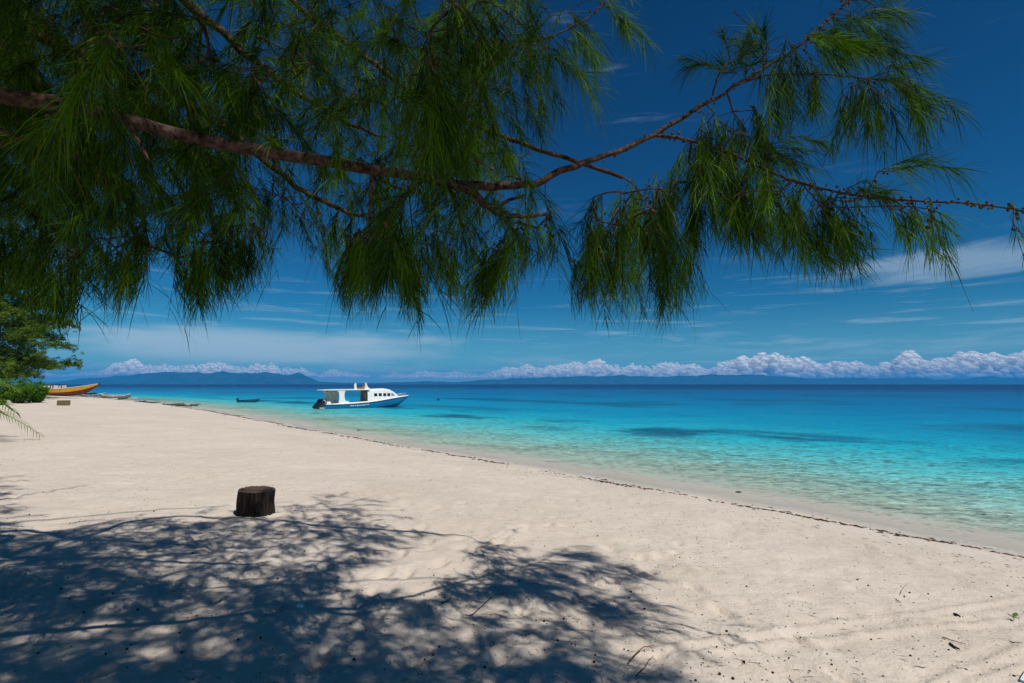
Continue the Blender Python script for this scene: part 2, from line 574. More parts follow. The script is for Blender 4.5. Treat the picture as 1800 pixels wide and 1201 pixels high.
M_WHITE = plain('white_gelcoat', (0.80, 0.78, 0.73), 0.35, 0.05, 2.0, 0.5)
M_BLUE = plain('blue_hull_paint', (0.004, 0.21, 0.42), 0.4, 0.15, 1.5, 0.5)
M_DARK = plain('black_plastic', (0.012, 0.014, 0.020), 0.35, 0.2, 8.0, 0.5)
M_GLASS = plain('tinted_glass', (0.010, 0.010, 0.018), 0.12, 0.05, 3.0, 0.6)
M_TAN = plain('varnished_wood', (0.30, 0.16, 0.06), 0.5, 0.25, 8.0, 0.4)
M_BROWN = plain('brown_panel', (0.16, 0.075, 0.03), 0.55, 0.25, 4.0, 0.4)
M_STEEL = plain('steel_tube', (0.62, 0.63, 0.64), 0.3, 0.05, 8.0, 0.5, 0.8)
M_YEL = plain('yellow_paint', (0.56, 0.30, 0.018), 0.5, 0.22, 2.5, 0.4)
M_RED = plain('red_brown_paint', (0.19, 0.045, 0.022), 0.65, 0.35, 3.0, 0.3)
M_WOODW = plain('white_painted_wood', (0.66, 0.62, 0.56), 0.6, 0.15, 3.0, 0.4)
M_WOODD = plain('dark_weathered_wood', (0.035, 0.03, 0.03), 0.7, 0.3, 6.0, 0.3)
M_WOODG = plain('grey_driftwood', (0.22, 0.185, 0.15), 0.85, 0.35, 8.0, 0.2)
M_DINGHY = plain('dark_blue_paint', (0.006, 0.07, 0.15), 0.5, 0.2, 3.0, 0.4)
M_TEAL = plain('teal_paint', (0.02, 0.16, 0.22), 0.5, 0.2, 3.0, 0.4)
M_GREEN = plain('green_paint', (0.01, 0.14, 0.05), 0.5, 0.2, 3.0, 0.4)
M_CRATE = plain('crate_wood', (0.20, 0.145, 0.085), 0.85, 0.45, 14.0, 0.2, streak=(6, 6, 1))
M_STUMP = plain('stump_bark', (0.034, 0.025, 0.018), 0.9, 0.55, 16.0, 0.15, bump=0.9, streak=(2.2, 2.2, 0.35))
M_STUMPT = plain('stump_cut_wood', (0.085, 0.058, 0.042), 0.85, 0.4, 14.0, 0.2, bump=0.6)
M_STONE = plain('pale_stone', (0.52, 0.47, 0.42), 0.9, 0.2, 6.0, 0.2, bump=0.3)
M_SHELL = plain('white_shell', (0.78, 0.75, 0.70), 0.5, 0.1, 10.0, 0.4)
M_HILL = plain('forested_hill', (0.030, 0.055, 0.022), 0.95, 0.4, 0.004, 0.1)
M_PLASTIC = plain('pale_plastic', (0.62, 0.70, 0.72), 0.4, 0.08, 5.0, 0.4)
M_CLOUD, nt, b = newmat('cumulus')
b.inputs['Base Color'].default_value = (0.97, 0.97, 0.97, 1); b.inputs['Roughness'].default_value = 1.0
b.inputs['Specular IOR Level'].default_value = 0.0
ctr = nt.nodes.new('ShaderNodeBsdfTranslucent'); ctr.inputs[0].default_value = (0.93, 0.93, 0.93, 1)
cmx = node(nt, 'ShaderNodeMixShader', Fac=0.38, i1=b.outputs[0], i2=ctr.outputs[0])
ctp = nt.nodes.new('ShaderNodeBsdfTransparent')
cmx = node(nt, 'ShaderNodeMixShader', Fac=0.50, i1=ctp.outputs[0], i2=cmx)
nt.links.new(cmx.sock, nt.nodes['Material Output'].inputs[0])


# ------------------------------------------------------------------ ground and sea
def fan(radii, angs, closed):
    rr, aa = np.meshgrid(radii, angs, indexing='ij')
    x, y = rr * np.sin(aa), rr * np.cos(aa)
    nr, na = len(radii), len(angs)
    i, j = np.meshgrid(np.arange(nr - 1), np.arange(na if closed else na - 1), indexing='ij')
    j2 = (j + 1) % na
    Q = np.stack([i * na + j, i * na + j2, (i + 1) * na + j2, (i + 1) * na + j], -1).reshape(-1, 4)
    return x.ravel(), y.ravel(), Q


angs = np.concatenate([np.radians(np.linspace(-64, 64, 440)), np.radians(np.linspace(66, 294, 90))])
rad = np.concatenate([np.geomspace(0.25, 2.0, 24)[:-1], np.geomspace(2.0, 30, 300)[:-1], np.geomspace(30, 700, 130)])
gx, gy, gq = fan(rad, angs, True)
gz = ground(gx, gy)
gs = shore_s(gx, gy); gs = gs + wobble(gx, gy, gs)
g_me = mesh_np('beach', np.stack([gx, gy, gz], 1), [gq[:, ::-1]], {'shore': gs})
ground_o = link('sand_beach', g_me, M_SAND); tag(ground_o, kind='structure')

angs = np.radians(np.linspace(-95, 120, 330))
rad = np.concatenate([np.geomspace(3, 120, 230)[:-1], np.geomspace(120, 16500, 130)])
wx, wy, wq = fan(rad, angs, False)
ws = shore_s(wx, wy)
sx = ws; 
# weed and coral patches that run along the shore
along = wx * 0.66 - wy * 0.75
r1 = np.clip(1 - ((sx - 18.5 - 5.0 * fbm(along * 0.03, sx * 0.02, 77, 2)) / 5.5) ** 2, 0, 1) * np.clip(fbm(along * 0.17, sx * 0.26, 41, 4) * 3.6 + 0.12, 0, 1)
r2 = np.clip(fbm(along * 0.06, sx * 0.08, 53, 4) * 3.4 - 0.28, 0, 1) * np.clip((sx - 18) / 12, 0, 1) * np.clip((420 - sx) / 250, 0, 1)
r3 = np.clip(1 - ((sx - 5.2) / 1.0) ** 2, 0, 1) * np.clip(fbm(along * 0.25, sx * 0.8, 91, 3) * 3 - 0.75, 0, 1) * 0.35
reef_a = np.clip(np.maximum.reduce([r1 * 0.9, r2 * 0.75, r3]), 0, 0.9)
lap = np.clip((along + 6) / 14.0, 0.25, 1)
w_me = mesh_np('sea', np.stack([wx, wy, np.zeros_like(wx)], 1), [wq[:, ::-1]], {'shore': ws - WL + wobble(wx, wy, ws), 'reef': reef_a, 'away': np.hypot(wx, wy) / 2000, 'lap': lap})
sea_o = link('sea', w_me, M_SEA); tag(sea_o, kind='structure')


# ------------------------------------------------------------------ far hills, cumulus, haze
def hill(name, prof, d, depth, seed, label):
    prof = np.array(prof, float)
    px = np.linspace(prof[0, 0], prof[-1, 0], int((prof[-1, 0] - prof[0, 0]) / 3) + 2)
    top = np.interp(px, prof[:, 0], prof[:, 1])
    X = (px - CX) / F * d
    H = np.maximum((675.5 - top) / F * d, 1.0)
    H = H * (1 + 0.05 * fbm(px * 0.08, px * 0, seed, 4)) + np.where(H > 20, 9 * fbm(px * 0.25, px * 0, seed + 5, 3), 0)
    nk = 22; V = []
    for k in range(nk):
        t = k / (nk - 1)
        c = math.sin(math.pi * min(max(t, 0), 1)) ** 0.9
        y = d + (t - 0.5) * depth
        rough = 1 + 0.45 * fbm(X * 0.0016 + k * 0.15, np.full_like(X, k * 0.45), seed + 9, 4) * (0 if abs(t - 0.5) < 0.03 else 1)
        V.append(np.stack([X * y / d, np.full_like(X, y), H * c * np.clip(rough, 0.4, 1.25) * (1 if k else 0) - 3 + (0 if c > 0.01 else 0)], 1))
    V = np.concatenate(V); n = len(px)
    i, j = np.meshgrid(np.arange(nk - 1), np.arange(n - 1), indexing='ij')
    Q = np.stack([i * n + j, i * n + j + 1, (i + 1) * n + j + 1, (i + 1) * n + j], -1).reshape(-1, 4)
    o = link(name, mesh_np(name, V, [Q], smooth=True), M_HILL)
    tag(o, kind='structure'); return o


hill('volcano_island', [(60, 675), (110, 671), (150, 666), (200, 663), (260, 658), (330, 655), (400, 656), (470, 658), (500, 661), (514, 659), (524, 656.5), (533, 659), (548, 666), (562, 671), (600, 673), (640, 675)], 13500, 3000, 4, '')
hill('distant_ridge', [(520, 675), (570, 672), (640, 673), (700, 672), (760, 670), (800, 672), (850, 669), (900, 666), (950, 665), (1030, 660.5), (1060, 663), (1120, 661), (1180, 663.5), (1210, 662.5), (1250, 658.5), (1300, 659), (1340, 660.5), (1390, 663), (1430, 665.5), (1480, 664), (1540, 665.5), (1610, 664), (1640, 667), (1680, 666.5), (1730, 664), (1800, 664), (1900, 665), (2050, 668), (2300, 675)], 14500, 2200, 12, '')
hill('distant_ridge', [(-700, 675), (-500, 670), (-300, 666), (-150, 669), (0, 671), (90, 675)], 14800, 2000, 22, '')


def cloud(profile_pts, base_y, seed, dmin=21000, dmax=23500, dens=1.0):
    rg = np.random.default_rng(seed)
    P = np.array(profile_pts, float); mb = MB()
    width = P[-1, 0] - P[0, 0]
    V0, T0 = ICO(2); V1, T1 = ICO(1)
    def bump(q, s, ph):
        return (np.sin(q[:, 0] * 5 * s + ph[0]) * np.sin(q[:, 1] * 6 * s + ph[1]) + np.sin(q[:, 2] * 7 * s + ph[2]) * np.sin(q[:, 0] * 6.5 * s + ph[3]))
    def puff(px, y, rpx, d, big):
        c = at(px, y, d); r = rpx / F * d; ph = rg.uniform(0, 6.28, 6)
        v, t = (V0, T0) if big else (V1, T1)
        w = v * (1 + 0.11 * bump(v, 0.9, ph) + 0.07 * bump(v, 1.9, ph[::-1]))[:, None] * np.array([1.25, 1.0, 0.85])
        mb.add(w * r + c, t)
    gap = lambda x: float(fbm(np.array([x * 0.035]), np.array([seed * 3.1]), 8, 3)[0])
    n = int(width * 5.4 * dens)
    for k in range(n):                       # heaps of small turrets, denser low down
        px = rg.uniform(P[0, 0], P[-1, 0]); hgt = (base_y - np.interp(px, P[:, 0], P[:, 1])) * (0.84 + 0.40 * gap(px))
        if hgt < 2.0: continue
        t = rg.uniform(0.0, 1.0) ** 1.15
        rpx = np.clip(hgt * (0.30 - 0.20 * t) * rg.uniform(0.35, 1.2), 0.9, 6.5)
        puff(px, base_y - max(hgt * t - rpx * 0.8, rpx * 0.35) + rg.normal(0, 0.6), rpx, rg.uniform(dmin, dmax), rpx > 3.2)
    o = mb.build('cumulus_cloud', M_CLOUD, None, True)
    tag(o, kind='structure')
    return o


cloud([(110, 660), (150, 652), (185, 645), (205, 636), (240, 631), (275, 629), (300, 637), (345, 634), (390, 637), (430, 640), (465, 632), (500, 641), (535, 648), (560, 658)], 661, 1)
cloud([(560, 660), (575, 651), (600, 647), (630, 652), (650, 660)], 663, 2)
cloud([(668, 662), (690, 652), (715, 655), (735, 651), (760, 650), (800, 649), (835, 655), (850, 662)], 664, 3)
cloud([(835, 664), (860, 650), (890, 644), (930, 640), (985, 638), (1020, 625), (1060, 628), (1090, 637), (1140, 640), (1180, 631), (1215, 634), (1245, 645), (1270, 655)], 664, 4)
cloud([(1225, 655), (1260, 640), (1285, 624), (1305, 613), (1340, 618), (1380, 614), (1420, 624), (1445, 636), (1475, 628), (1510, 632), (1540, 645)], 664, 5)
cloud([(1500, 655), (1540, 638), (1570, 622), (1592, 607), (1625, 620), (1660, 614), (1700, 611), (1735, 618), (1780, 613), (1830, 608), (1900, 622), (2000, 640), (2100, 660)], 664, 6)
cloud([(-500, 660), (-380, 640), (-250, 630), (-150, 645), (-40, 640), (60, 650), (120, 660)], 662, 7)

M_HAZE, nt, b = newmat('haze')
nt.nodes.remove(b)
pv = nt.nodes.new('ShaderNodeVolumePrincipled')
pv.inputs['Color'].default_value = (0.03, 0.41, 1.0, 1)
pv.inputs['Density'].default_value = 8.0e-5
pv.inputs['Anisotropy'].default_value = 0.0
nt.links.new(pv.outputs[0], nt.nodes['Material Output'].inputs['Volume'])
hz = MB().box((0, 6000, 157), (56000, 24600, 380)).build('haze', M_HAZE)
tag(hz, 'thin blue sea haze over the water in front of the far hills', 'haze', kind='stuff')

# ------------------------------------------------------------------ the casuarina whose boughs hang over the camera
def inpoly(px, py, poly):
    px, py = np.asarray(px, float), np.asarray(py, float)
    r = np.zeros(px.shape, bool)
    n = len(poly)
    for i in range(n):
        x1, y1 = poly[i]; x2, y2 = poly[(i + 1) % n]
        c = ((y1 > py) != (y2 > py)) & (px < (x2 - x1) * (py - y1) / ((y2 - y1) or 1e-9) + x1)
        r ^= c
    return r


def path(pts, k=6):
    return catmull(np.array([at(*p) for p in pts]), k)


def smooth_path(P, k=6):
    return catmull(np.array(P, float), k)


tree = empty('casuarina_tree', (-5.4, 0.9, float(ground([-5.4], [0.9])[0])))
tag(tree, 'needle-leaved casuarina whose long drooping boughs hang across the whole top of the view', 'tree')
TB = np.array(tree.location)
SKEL = []          # (points, radii)


def bough(P, r0, r1, n=10, name='branch', label=None, wob=0.05):
    P = np.array(P, float)
    t = np.linspace(0, 1, len(P))
    rad = r0 + (r1 - r0) * t ** 0.85
    jit = np.stack([fbm(t * len(P) * 0.5 + k * 9.3, t * 0 + r0 * 300, 5 + k, 2) for k in range(3)], 1) * (r0 * 0.55)
    jit[0] = 0
    P = P + jit
    rad = rad * (1 + 0.08 * fbm(t * len(P) * 0.8, t * 0 + 2.2, int(r0 * 1e4) % 97, 2))
    mb = MB(); mb.tube(P - TB, rad, n, wob, int(r0 * 1e5) % 1000)
    o = mb.build(name, M_BARK, tree, True)
    if label: o['label'] = label
    SKEL.append((P, rad))
    return o


# trunk, out of the picture to the left
bough(smooth_path([TB + (0, 0, -0.3), TB + (0.12, 0.05, 1.2), TB + (0.05, 0.15, 3.0), TB + (0.25, 0.1, 5.0), TB + (0.15, -0.1, 7.2), TB + (0.3, 0, 9.5)]), 0.21, 0.05, 14, 'trunk')
T = lambda z: TB + np.array([0.15, 0.1, z])
# boughs: photo pixel + distance
bough(np.concatenate([smooth_path([T(2.5), T(2.75) + (1.5, 0.6, 0.15), at(-260, 128, 2.05), at(0, 165, 2.3), at(200, 205, 2.45), at(450, 265, 2.65), at(700, 308, 2.9), at(800, 322, 3.0), at(880, 328, 3.06), at(935, 325, 3.15), at(1010, 293, 3.25), at(1060, 276, 3.33), at(1150, 238, 3.5), at(1230, 190, 3.62), at(1290, 152, 3.7), at(1400, 85, 3.85), at(1480, 12, 4.0), at(1530, -40, 4.1)])]), 0.046, 0.0055, 12, label='long reddish-brown bough crossing the picture from the left edge')
bough(path([(790, 320, 2.99), (830, 340, 3.0), (865, 366, 3.02), (895, 380, 3.05), (925, 380, 3.1), (962, 377, 3.15)]), 0.030, 0.010, 10)
bough(path([(870, 368, 3.03), (895, 352, 3.02), (922, 344, 3.0)]), 0.014, 0.009, 8)
bough(smooth_path([T(4.0), T(4.4) + (1.3, 0.7, 0.5), at(250, -260, 3.5), at(400, -100, 4.4), at(505, -5, 4.8), at(575, 50, 4.9), at(660, 115, 5.0), at(750, 178, 5.05), at(860, 230, 5.1), at(940, 262, 5.1), at(1010, 285, 5.1), at(1096, 312, 5.1)]), 0.045, 0.020, 10, label='grey-brown bough behind ending near the crossing of branches')
bough(smooth_path([T(3.6), at(0, -200, 3.6), at(230, -75, 3.8), at(320, 0, 3.9), at(400, 66, 4.0), at(480, 130, 4.1), at(545, 175, 4.15), at(610, 216, 4.2), at(680, 240, 4.3)]), 0.060, 0.012, 9)
bough(smooth_path([T(3.0), T(3.2) + (0.8, 1.5, 0), at(-160, -10, 3.4), at(0, 40, 3.5), at(80, 68, 3.55), at(160, 108, 3.6), at(280, 160, 3.7), at(345, 192, 3.75), at(430, 250, 3.8), at(480, 295, 3.85), at(545, 343, 3.9), at(605, 372, 4.0), at(640, 380, 4.1)]), 0.058, 0.014, 9)
bough(path([(-120, 215, 2.6), (0, 230, 2.7), (50, 247, 2.75), (110, 262, 2.8), (170, 300, 2.9), (215, 350, 3.0)]), 0.022, 0.008, 8)
bough(path([(230, 222, 2.47), (243, 245, 2.5), (262, 285, 2.5)]), 0.018, 0.007, 8)
bough(path([(652, 300, 2.85), (653, 345, 2.87), (650, 400, 2.9), (655, 450, 2.95)]), 0.014, 0.006, 8)
bough(smooth_path([T(3.2) + (0.6, 0.9, 0), at(24, 170, 4.0), at(22, 60, 4.05), at(26, -60, 4.1), at(10, -300, 4.3)]), 0.05, 0.03, 9)
bough(path([(1148, 239, 3.5), (1180, 241, 3.52), (1225, 250, 3.55), (1280, 268, 3.55), (1330, 292, 3.5), (1390, 317, 3.45), (1450, 333, 3.38), (1530, 347, 3.28), (1610, 353, 3.16), (1700, 357, 3.06), (1770, 366, 2.98), (1850, 380, 2.9)]), 0.0125, 0.0045, 8)
bough(path([(1290, 152, 3.7), (1340, 134, 3.75), (1400, 130, 3.8), (1450, 131, 3.82), (1510, 137, 3.85), (1570, 145, 3.9), (1620, 165, 3.95)]), 0.010, 0.004, 8)
bough(path([(845, 84, 4.3), (880, 86, 4.3), (910, 80, 4.3), (965, 66, 4.35), (1020, 40, 4.4), (1065, 5, 4.5), (1110, -40, 4.5)]), 0.012, 0.005, 8)
bough(path([(1250, 175, 3.64), (1270, 120, 3.66), (1330, 70, 3.7), (1290, 20, 3.75)]), 0.007, 0.004, 6)
# boughs above the frame
bough(smooth_path([T(5.5), (-3.2, 1.2, 7.0), (-1.2, 1.7, 7.3), (0.8, 2.2, 7.3), (2.2, 2.6, 7.1)]), 0.035, 0.01, 8)
bough(smooth_path([T(4.6), (-3.6, -0.2, 6.0), (-1.8, -0.2, 6.2), (0.3, -0.1, 6.1), (2.0, 0.4, 6.0)]), 0.032, 0.01, 8)
bough(smooth_path([T(6.6), (-3.9, 2.6, 8.6), (-2.2, 4.0, 9.0), (-0.4, 5.2, 8.8)]), 0.032, 0.01, 8)

for k in range(9):
    a_ = k * 2.4 + 0.5; z_ = 4.6 + k * 0.62; l_ = 6.2 - 0.42 * k
    if math.cos(a_) > 0.35 and math.sin(a_) > -0.2: continue
    bough(smooth_path([T(z_), T(z_ + 0.5) + (math.cos(a_) * l_ * 0.35, math.sin(a_) * l_ * 0.35, 0), T(z_ + 0.9) + (math.cos(a_) * l_ * 0.7, math.sin(a_) * l_ * 0.7, 0), T(z_ + 0.9) + (math.cos(a_) * l_, math.sin(a_) * l_, 0)]), 0.05, 0.012, 7)
# ---- where sprays of needles hang
SHADE = [[(-60, 962), (90, 928), (240, 903), (330, 918), (420, 905), (500, 885), (560, 862), (620, 874), (650, 900), (760, 916), (700, 948), (620, 985), (570, 1010), (620, 1040), (760, 1052), (840, 1080), (900, 1120), (960, 1160), (1050, 1230), (-60, 1230)],
         [(835, 965), (880, 935), (1000, 945), (1010, 975), (1130, 1010), (1100, 1030), (1090, 1095), (1060, 1100), (1010, 1060), (900, 1040), (840, 1035), (780, 1062), (760, 1020), (830, 1005)],
         [(760, 1100), (900, 1060), (1080, 1130), (1000, 1150), (1200, 1180), (1260, 1230), (900, 1230)]]
LITH = [[(660, 965), (760, 960), (830, 975), (800, 1000), (690, 1030), (600, 1015)], [(440, 985), (520, 960), (600, 945), (560, 975), (470, 1005)], [(260, 985), (330, 975), (310, 1020), (260, 1010)]]


def shadow_px(P):
    """where the shadows of the points fall in the picture"""
    P = np.atleast_2d(P)
    t = (P[:, 2] - 1.1) / -LIGHT[2]
    Q = P + LIGHT[None, :] * t[:, None]
    for _ in range(3):
        g = profile(shore_s(Q[:, 0], Q[:, 1]))
        t = (P[:, 2] - g) / -LIGHT[2]; Q = P + LIGHT[None, :] * t[:, None]
    x, y, f = project(Q)
    return x, y, f


def in_shade(P):
    x, y, f = shadow_px(P)
    r = np.zeros(len(x), bool)
    for q in SHADE: r |= inpoly(x, y, q)
    for q in LITH: r &= ~inpoly(x, y, q)
    off = (x < 0) | (y > 1195) | (f < 0.3)
    return r | off


LEFT = [(-80, -60), (1085, -60), (1060, 40), (1000, 105), (935, 150), (905, 200), (915, 270), (930, 330), (925, 400), (870, 425), (830, 395), (770, 425), (700, 430), (625, 405), (570, 350), (505, 300), (470, 350), (440, 400), (380, 420), (300, 350), (245, 370), (180, 420), (110, 450), (-80, 430)]
GAPS = [[(300, -60), (430, -60), (450, 90), (430, 200), (395, 150), (360, 60)], [(455, 285), (560, 250), (600, 290), (560, 350), (470, 420)], [(690, 205), (760, 190), (800, 230), (740, 260)], [(60, 60), (120, 90), (110, 150), (50, 120)], [(560, 90), (610, 60), (640, 120), (600, 160)], [(930, 180), (1010, 150), (1000, 330), (945, 320)]]
A, DIRS, LEN = [], [], []          # anchors, growth directions, spray lengths
rg = np.random.default_rng(5)
# (a) the mass in the picture
BOT = np.array([(-80, 500), (0, 520), (60, 545), (110, 585), (135, 540), (160, 480), (200, 570), (250, 480), (275, 425), (300, 430), (315, 560), (345, 560), (400, 530), (470, 470), (490, 390), (560, 430), (600, 540), (660, 540), (680, 490), (740, 565), (770, 490), (800, 560), (880, 530), (950, 470), (990, 400), (1100, 160)], float)
px, py, d = np.where(rg.uniform(0, 1, 14000) < 0.35, rg.uniform(-60, 480, 14000), rg.uniform(-60, 1090, 14000)), rg.uniform(-60, 430, 14000), rg.uniform(2.7, 6.6, 14000)
P = np.stack([at(x, y - 25, q) for x, y, q in zip(px, py, d)])
ok = inpoly(px, py, LEFT) & (rg.uniform(0, 1, 14000) < np.where(px < 480, 1.0, 0.85)) & (py + 0.47 * 900 / d < np.interp(px, BOT[:, 0], BOT[:, 1]))
gp = np.zeros(14000, bool)
for q in GAPS: gp |= inpoly(px, py, q)
ok &= (~gp) | (rg.uniform(0, 1, 14000) < 0.03)
ok &= in_shade(P)
for P_ in P[ok][:1050]:
    a = rg.uniform(0, 6.28)
    A.append(P_); DIRS.append((math.cos(a) * 0.8, math.sin(a) * 0.8, rg.uniform(-0.9, 0.15))); LEN.append(rg.uniform(0.22, 0.48))
print('MASS', ok.sum())
# (b) tassels that make the lower edge and the right-hand boughs: start, end, spread, distance, number
TAS = [((20, 400), (15, 490), 30, 3.6, 7), ((75, 420), (60, 525), 24, 3.4, 8), ((118, 440), (112, 600), 17, 3.0, 12), ((165, 400), (150, 490), 22, 4.2, 6), ((225, 400), (195, 575), 26, 3.1, 16), ((250, 380), (235, 505), 16, 3.3, 8),
       ((300, 380), (300, 440), 26, 4.4, 6), ((335, 400), (325, 580), 17, 3.2, 13), ((375, 400), (375, 555), 24, 3.4, 12), ((415, 400), (405, 530), 22, 3.8, 9), ((440, 400), (470, 480), 18, 3.5, 9),
       ((500, 330), (490, 400), 22, 4.6, 6), ((545, 360), (550, 450), 25, 4.4, 8), ((590, 380), (600, 480), 22, 4.0, 8), ((625, 420), (622, 565), 20, 3.4, 14), ((650, 400), (655, 530), 22, 3.0, 11), ((690, 400), (690, 500), 22, 3.2, 9),
       ((715, 430), (735, 575), 19, 3.3, 13), ((745, 410), (755, 510), 14, 3.8, 6), ((790, 420), (785, 520), 12, 3.9, 4), ((820, 400), (815, 470), 26, 4.2, 8), ((880, 440), (810, 580), 18, 3.3, 14), ((905, 400), (885, 530), 22, 3.4, 10), ((940, 390), (950, 470), 16, 3.6, 7), ((958, 350), (985, 525), 8, 3.3, 5),
       ((745, 60), (760, 330), 38, 2.45, 15), ((690, 300), (690, 360), 30, 2.7, 5), ((160, 60), (170, 190), 30, 2.35, 7), ((130, 190), (120, 300), 30, 2.4, 8), ((420, 120), (430, 220), 22, 2.9, 5), ((680, 400), (690, 450), 20, 2.75, 5), ((800, 10), (870, 140), 26, 2.9, 7),
       ((900, 60), (980, 130), 40, 4.3, 10), ((1000, 30), (1060, 95), 28, 4.4, 8), ((930, 170), (960, 250), 22, 4.6, 7), ((1050, 0), (1100, 30), 16, 4.4, 4),
       ((480, -40), (485, 70), 45, 4.75, 10), ((560, 30), (560, 140), 45, 4.9, 16), ((660, 105), (665, 230), 45, 5.0, 16), ((765, 175), (770, 300), 45, 5.05, 16), ((870, 235), (880, 330), 30, 5.1, 9), ((840, 60), (850, 200), 40, 4.7, 12),
       # right-hand mass
       ((1058, 345), (1022, 555), 22, 3.5, 17), ((1095, 330), (1062, 545), 26, 3.7, 20), ((1120, 330), (1100, 540), 28, 4.6, 20), ((1150, 340), (1168, 585), 22, 3.6, 19), ((1185, 330), (1222, 555), 20, 3.9, 14), ((1135, 300), (1130, 420), 40, 5.0, 16),
       ((1200, 260), (1195, 420), 30, 3.6, 14), ((1240, 210), (1235, 400), 30, 3.65, 16), ((1280, 200), (1275, 420), 32, 3.75, 18), ((1320, 190), (1330, 330), 26, 3.8, 10), ((1290, 280), (1320, 450), 22, 3.65, 13), ((1345, 290), (1355, 465), 20, 3.7, 11), ((1395, 320), (1440, 485), 20, 3.4, 14), ((1430, 335), (1525, 470), 22, 3.35, 15), ((1310, 270), (1440, 255), 16, 3.7, 7),
       ((1490, 335), (1600, 290), 8, 3.25, 6), ((1560, 352), (1590, 420), 10, 3.2, 4), ((1600, 360), (1612, 440), 8, 3.15, 4), ((1630, 358), (1680, 470), 16, 3.1, 10), ((1770, 368), (1800, 415), 8, 2.95, 3), ((1480, 345), (1490, 390), 18, 3.3, 4),
       ((1300, 140), (1265, 40), 20, 3.75, 8), ((1345, 110), (1330, 30), 20, 3.8, 6), ((1390, 80), (1400, 150), 26, 3.85, 8), ((1420, 60), (1520, 70), 22, 3.95, 8), ((1460, 30), (1590, 15), 20, 4.05, 8), ((1430, 90), (1560, 75), 18, 3.95, 8), ((1480, 10), (1560, -40), 20, 4.1, 6), ((1370, 100), (1370, 200), 22, 3.85, 7), ((1440, 132), (1430, 210), 13, 3.85, 4),
       ((1500, 135), (1500, 255), 15, 3.87, 7), ((1535, 140), (1555, 240), 18, 3.9, 9), ((1560, 145), (1640, 180), 16, 3.92, 8), ((1500, 130), (1610, 105), 8, 3.9, 4), ((1590, 150), (1610, 210), 12, 3.95, 4)]
TCAND, TDIR, TLEN = [], [], []
for (x0, y0), (x1, y1), w, d, n in TAS:
    for k in range(int(n * 1.35)):
        t = rg.uniform(0, 1) ** 1.1
        wob = w * (0.5 + 0.6 * min(t * 3, 1))
        dd = d + rg.normal(0, 0.10 + w * 0.004)
        p0 = np.array([x0 + (x1 - x0) * t, y0 + (y1 - y0) * t])
        tip_px = (108 if x0 < 1000 else 92) * 3.4 / dd if abs(y1 - y0) > abs(x1 - x0) else 30
        # the needles reach beyond the anchor, so pull the anchor back along the tassel
        L = math.hypot(x1 - x0, y1 - y0); back = min(tip_px, L * 0.8) * t
        p0 = p0 - np.array([x1 - x0, y1 - y0]) / L * back
        q_ = (p0[0] + rg.normal(0, wob * 0.75), p0[1] + rg.normal(0, 11))
        cand = np.array([at(*q_, dd + e_) for e_ in (0, 0.15, -0.15, 0.3, -0.3, 0.5, -0.45, 0.75, 1.0, 1.3)])
        D = at(x1, y1, dd) - at(x0, y0, dd); D = D / np.linalg.norm(D)
        a = rg.uniform(0, 6.28)
        D = D + np.array([math.cos(a), math.sin(a), 0]) * rg.uniform(0.05, 0.75)
        TCAND.append(cand); TDIR.append(D); TLEN.append(rg.uniform(0.10, 0.38))
oks = in_shade(np.concatenate(TCAND)).reshape(-1, 10)
for c_, o_, D, l_ in zip(TCAND, oks, TDIR, TLEN):
    if not o_.any() and rg.uniform() > 0.55: continue
    A.append(c_[int(np.argmax(o_))]); DIRS.append(D); LEN.append(l_)
# (c) the crown above the frame, which throws the shade at the bottom of the picture
n = 16000
px, py = rg.uniform(-300, 1260, n), 905 + 420 * rg.uniform(0, 1, n) ** 0.8
ok = np.zeros(n, bool)
for q in SHADE: ok |= inpoly(px, py, q)
ok |= (py > 1195) & (px < 900)
for q in LITH: ok &= ~inpoly(px, py, q)
G = np.stack([ray(x, y) for x, y in zip(px, py)]); G = G * ((1.1 - CAMZ) / G[:, 2])[:, None]; G[:, 2] = 1.1
hgt = rg.uniform(3.2, 7.6, n)
P = G - LIGHT[None, :] * (hgt / -LIGHT[2])[:, None]
x, y, f = project(P + np.array([0, 0, -0.8]))
ok &= ~((f > 0.25) & (y > -40) & (x > -450) & (x < 2400)) & ~((f < 0.25) & (P[:, 2] < 4.6))
cnt = 0
for P_ in P[ok][:1400]:
    A.append(P_); a = rg.uniform(0, 6.28); cnt += 1
    DIRS.append((math.cos(a), math.sin(a), rg.uniform(-0.6, 0.2))); LEN.append(rg.uniform(0.3, 0.55))
print('OVER', ok.sum())
# (d) the rest of the crown round the trunk, unseen, added to block skylight
n = 9000
P = np.stack([rg.uniform(-12, 3.5, n), rg.uniform(-6, 5, n), rg.uniform(4.6, 12.5, n)], 1)
rad_ = np.hypot(P[:, 0] - TB[0], (P[:, 1] - TB[1]))
ok = (rad_ < 8.5 * np.clip((14.5 - P[:, 2]) / 9.0, 0.2, 1)) & in_shade(P)
x, y, f = project(P + np.array([0, 0, -0.8]))
ok &= ~((f > 0.25) & (y > -60) & (x > -450) & (x < 2400)) & ~((f < 0.25) & (P[:, 2] < 4.8))
for P_ in P[ok][:1500]:
    A.append(P_); a = rg.uniform(0, 6.28); cnt += 1
    DIRS.append((math.cos(a), math.sin(a), rg.uniform(-0.6, 0.2))); LEN.append(rg.uniform(0.35, 0.6))
print('CROWN', ok.sum())
nOver = cnt
A = np.array(A); DIRS = np.array(DIRS); LEN = np.array(LEN)
nA = len(A)

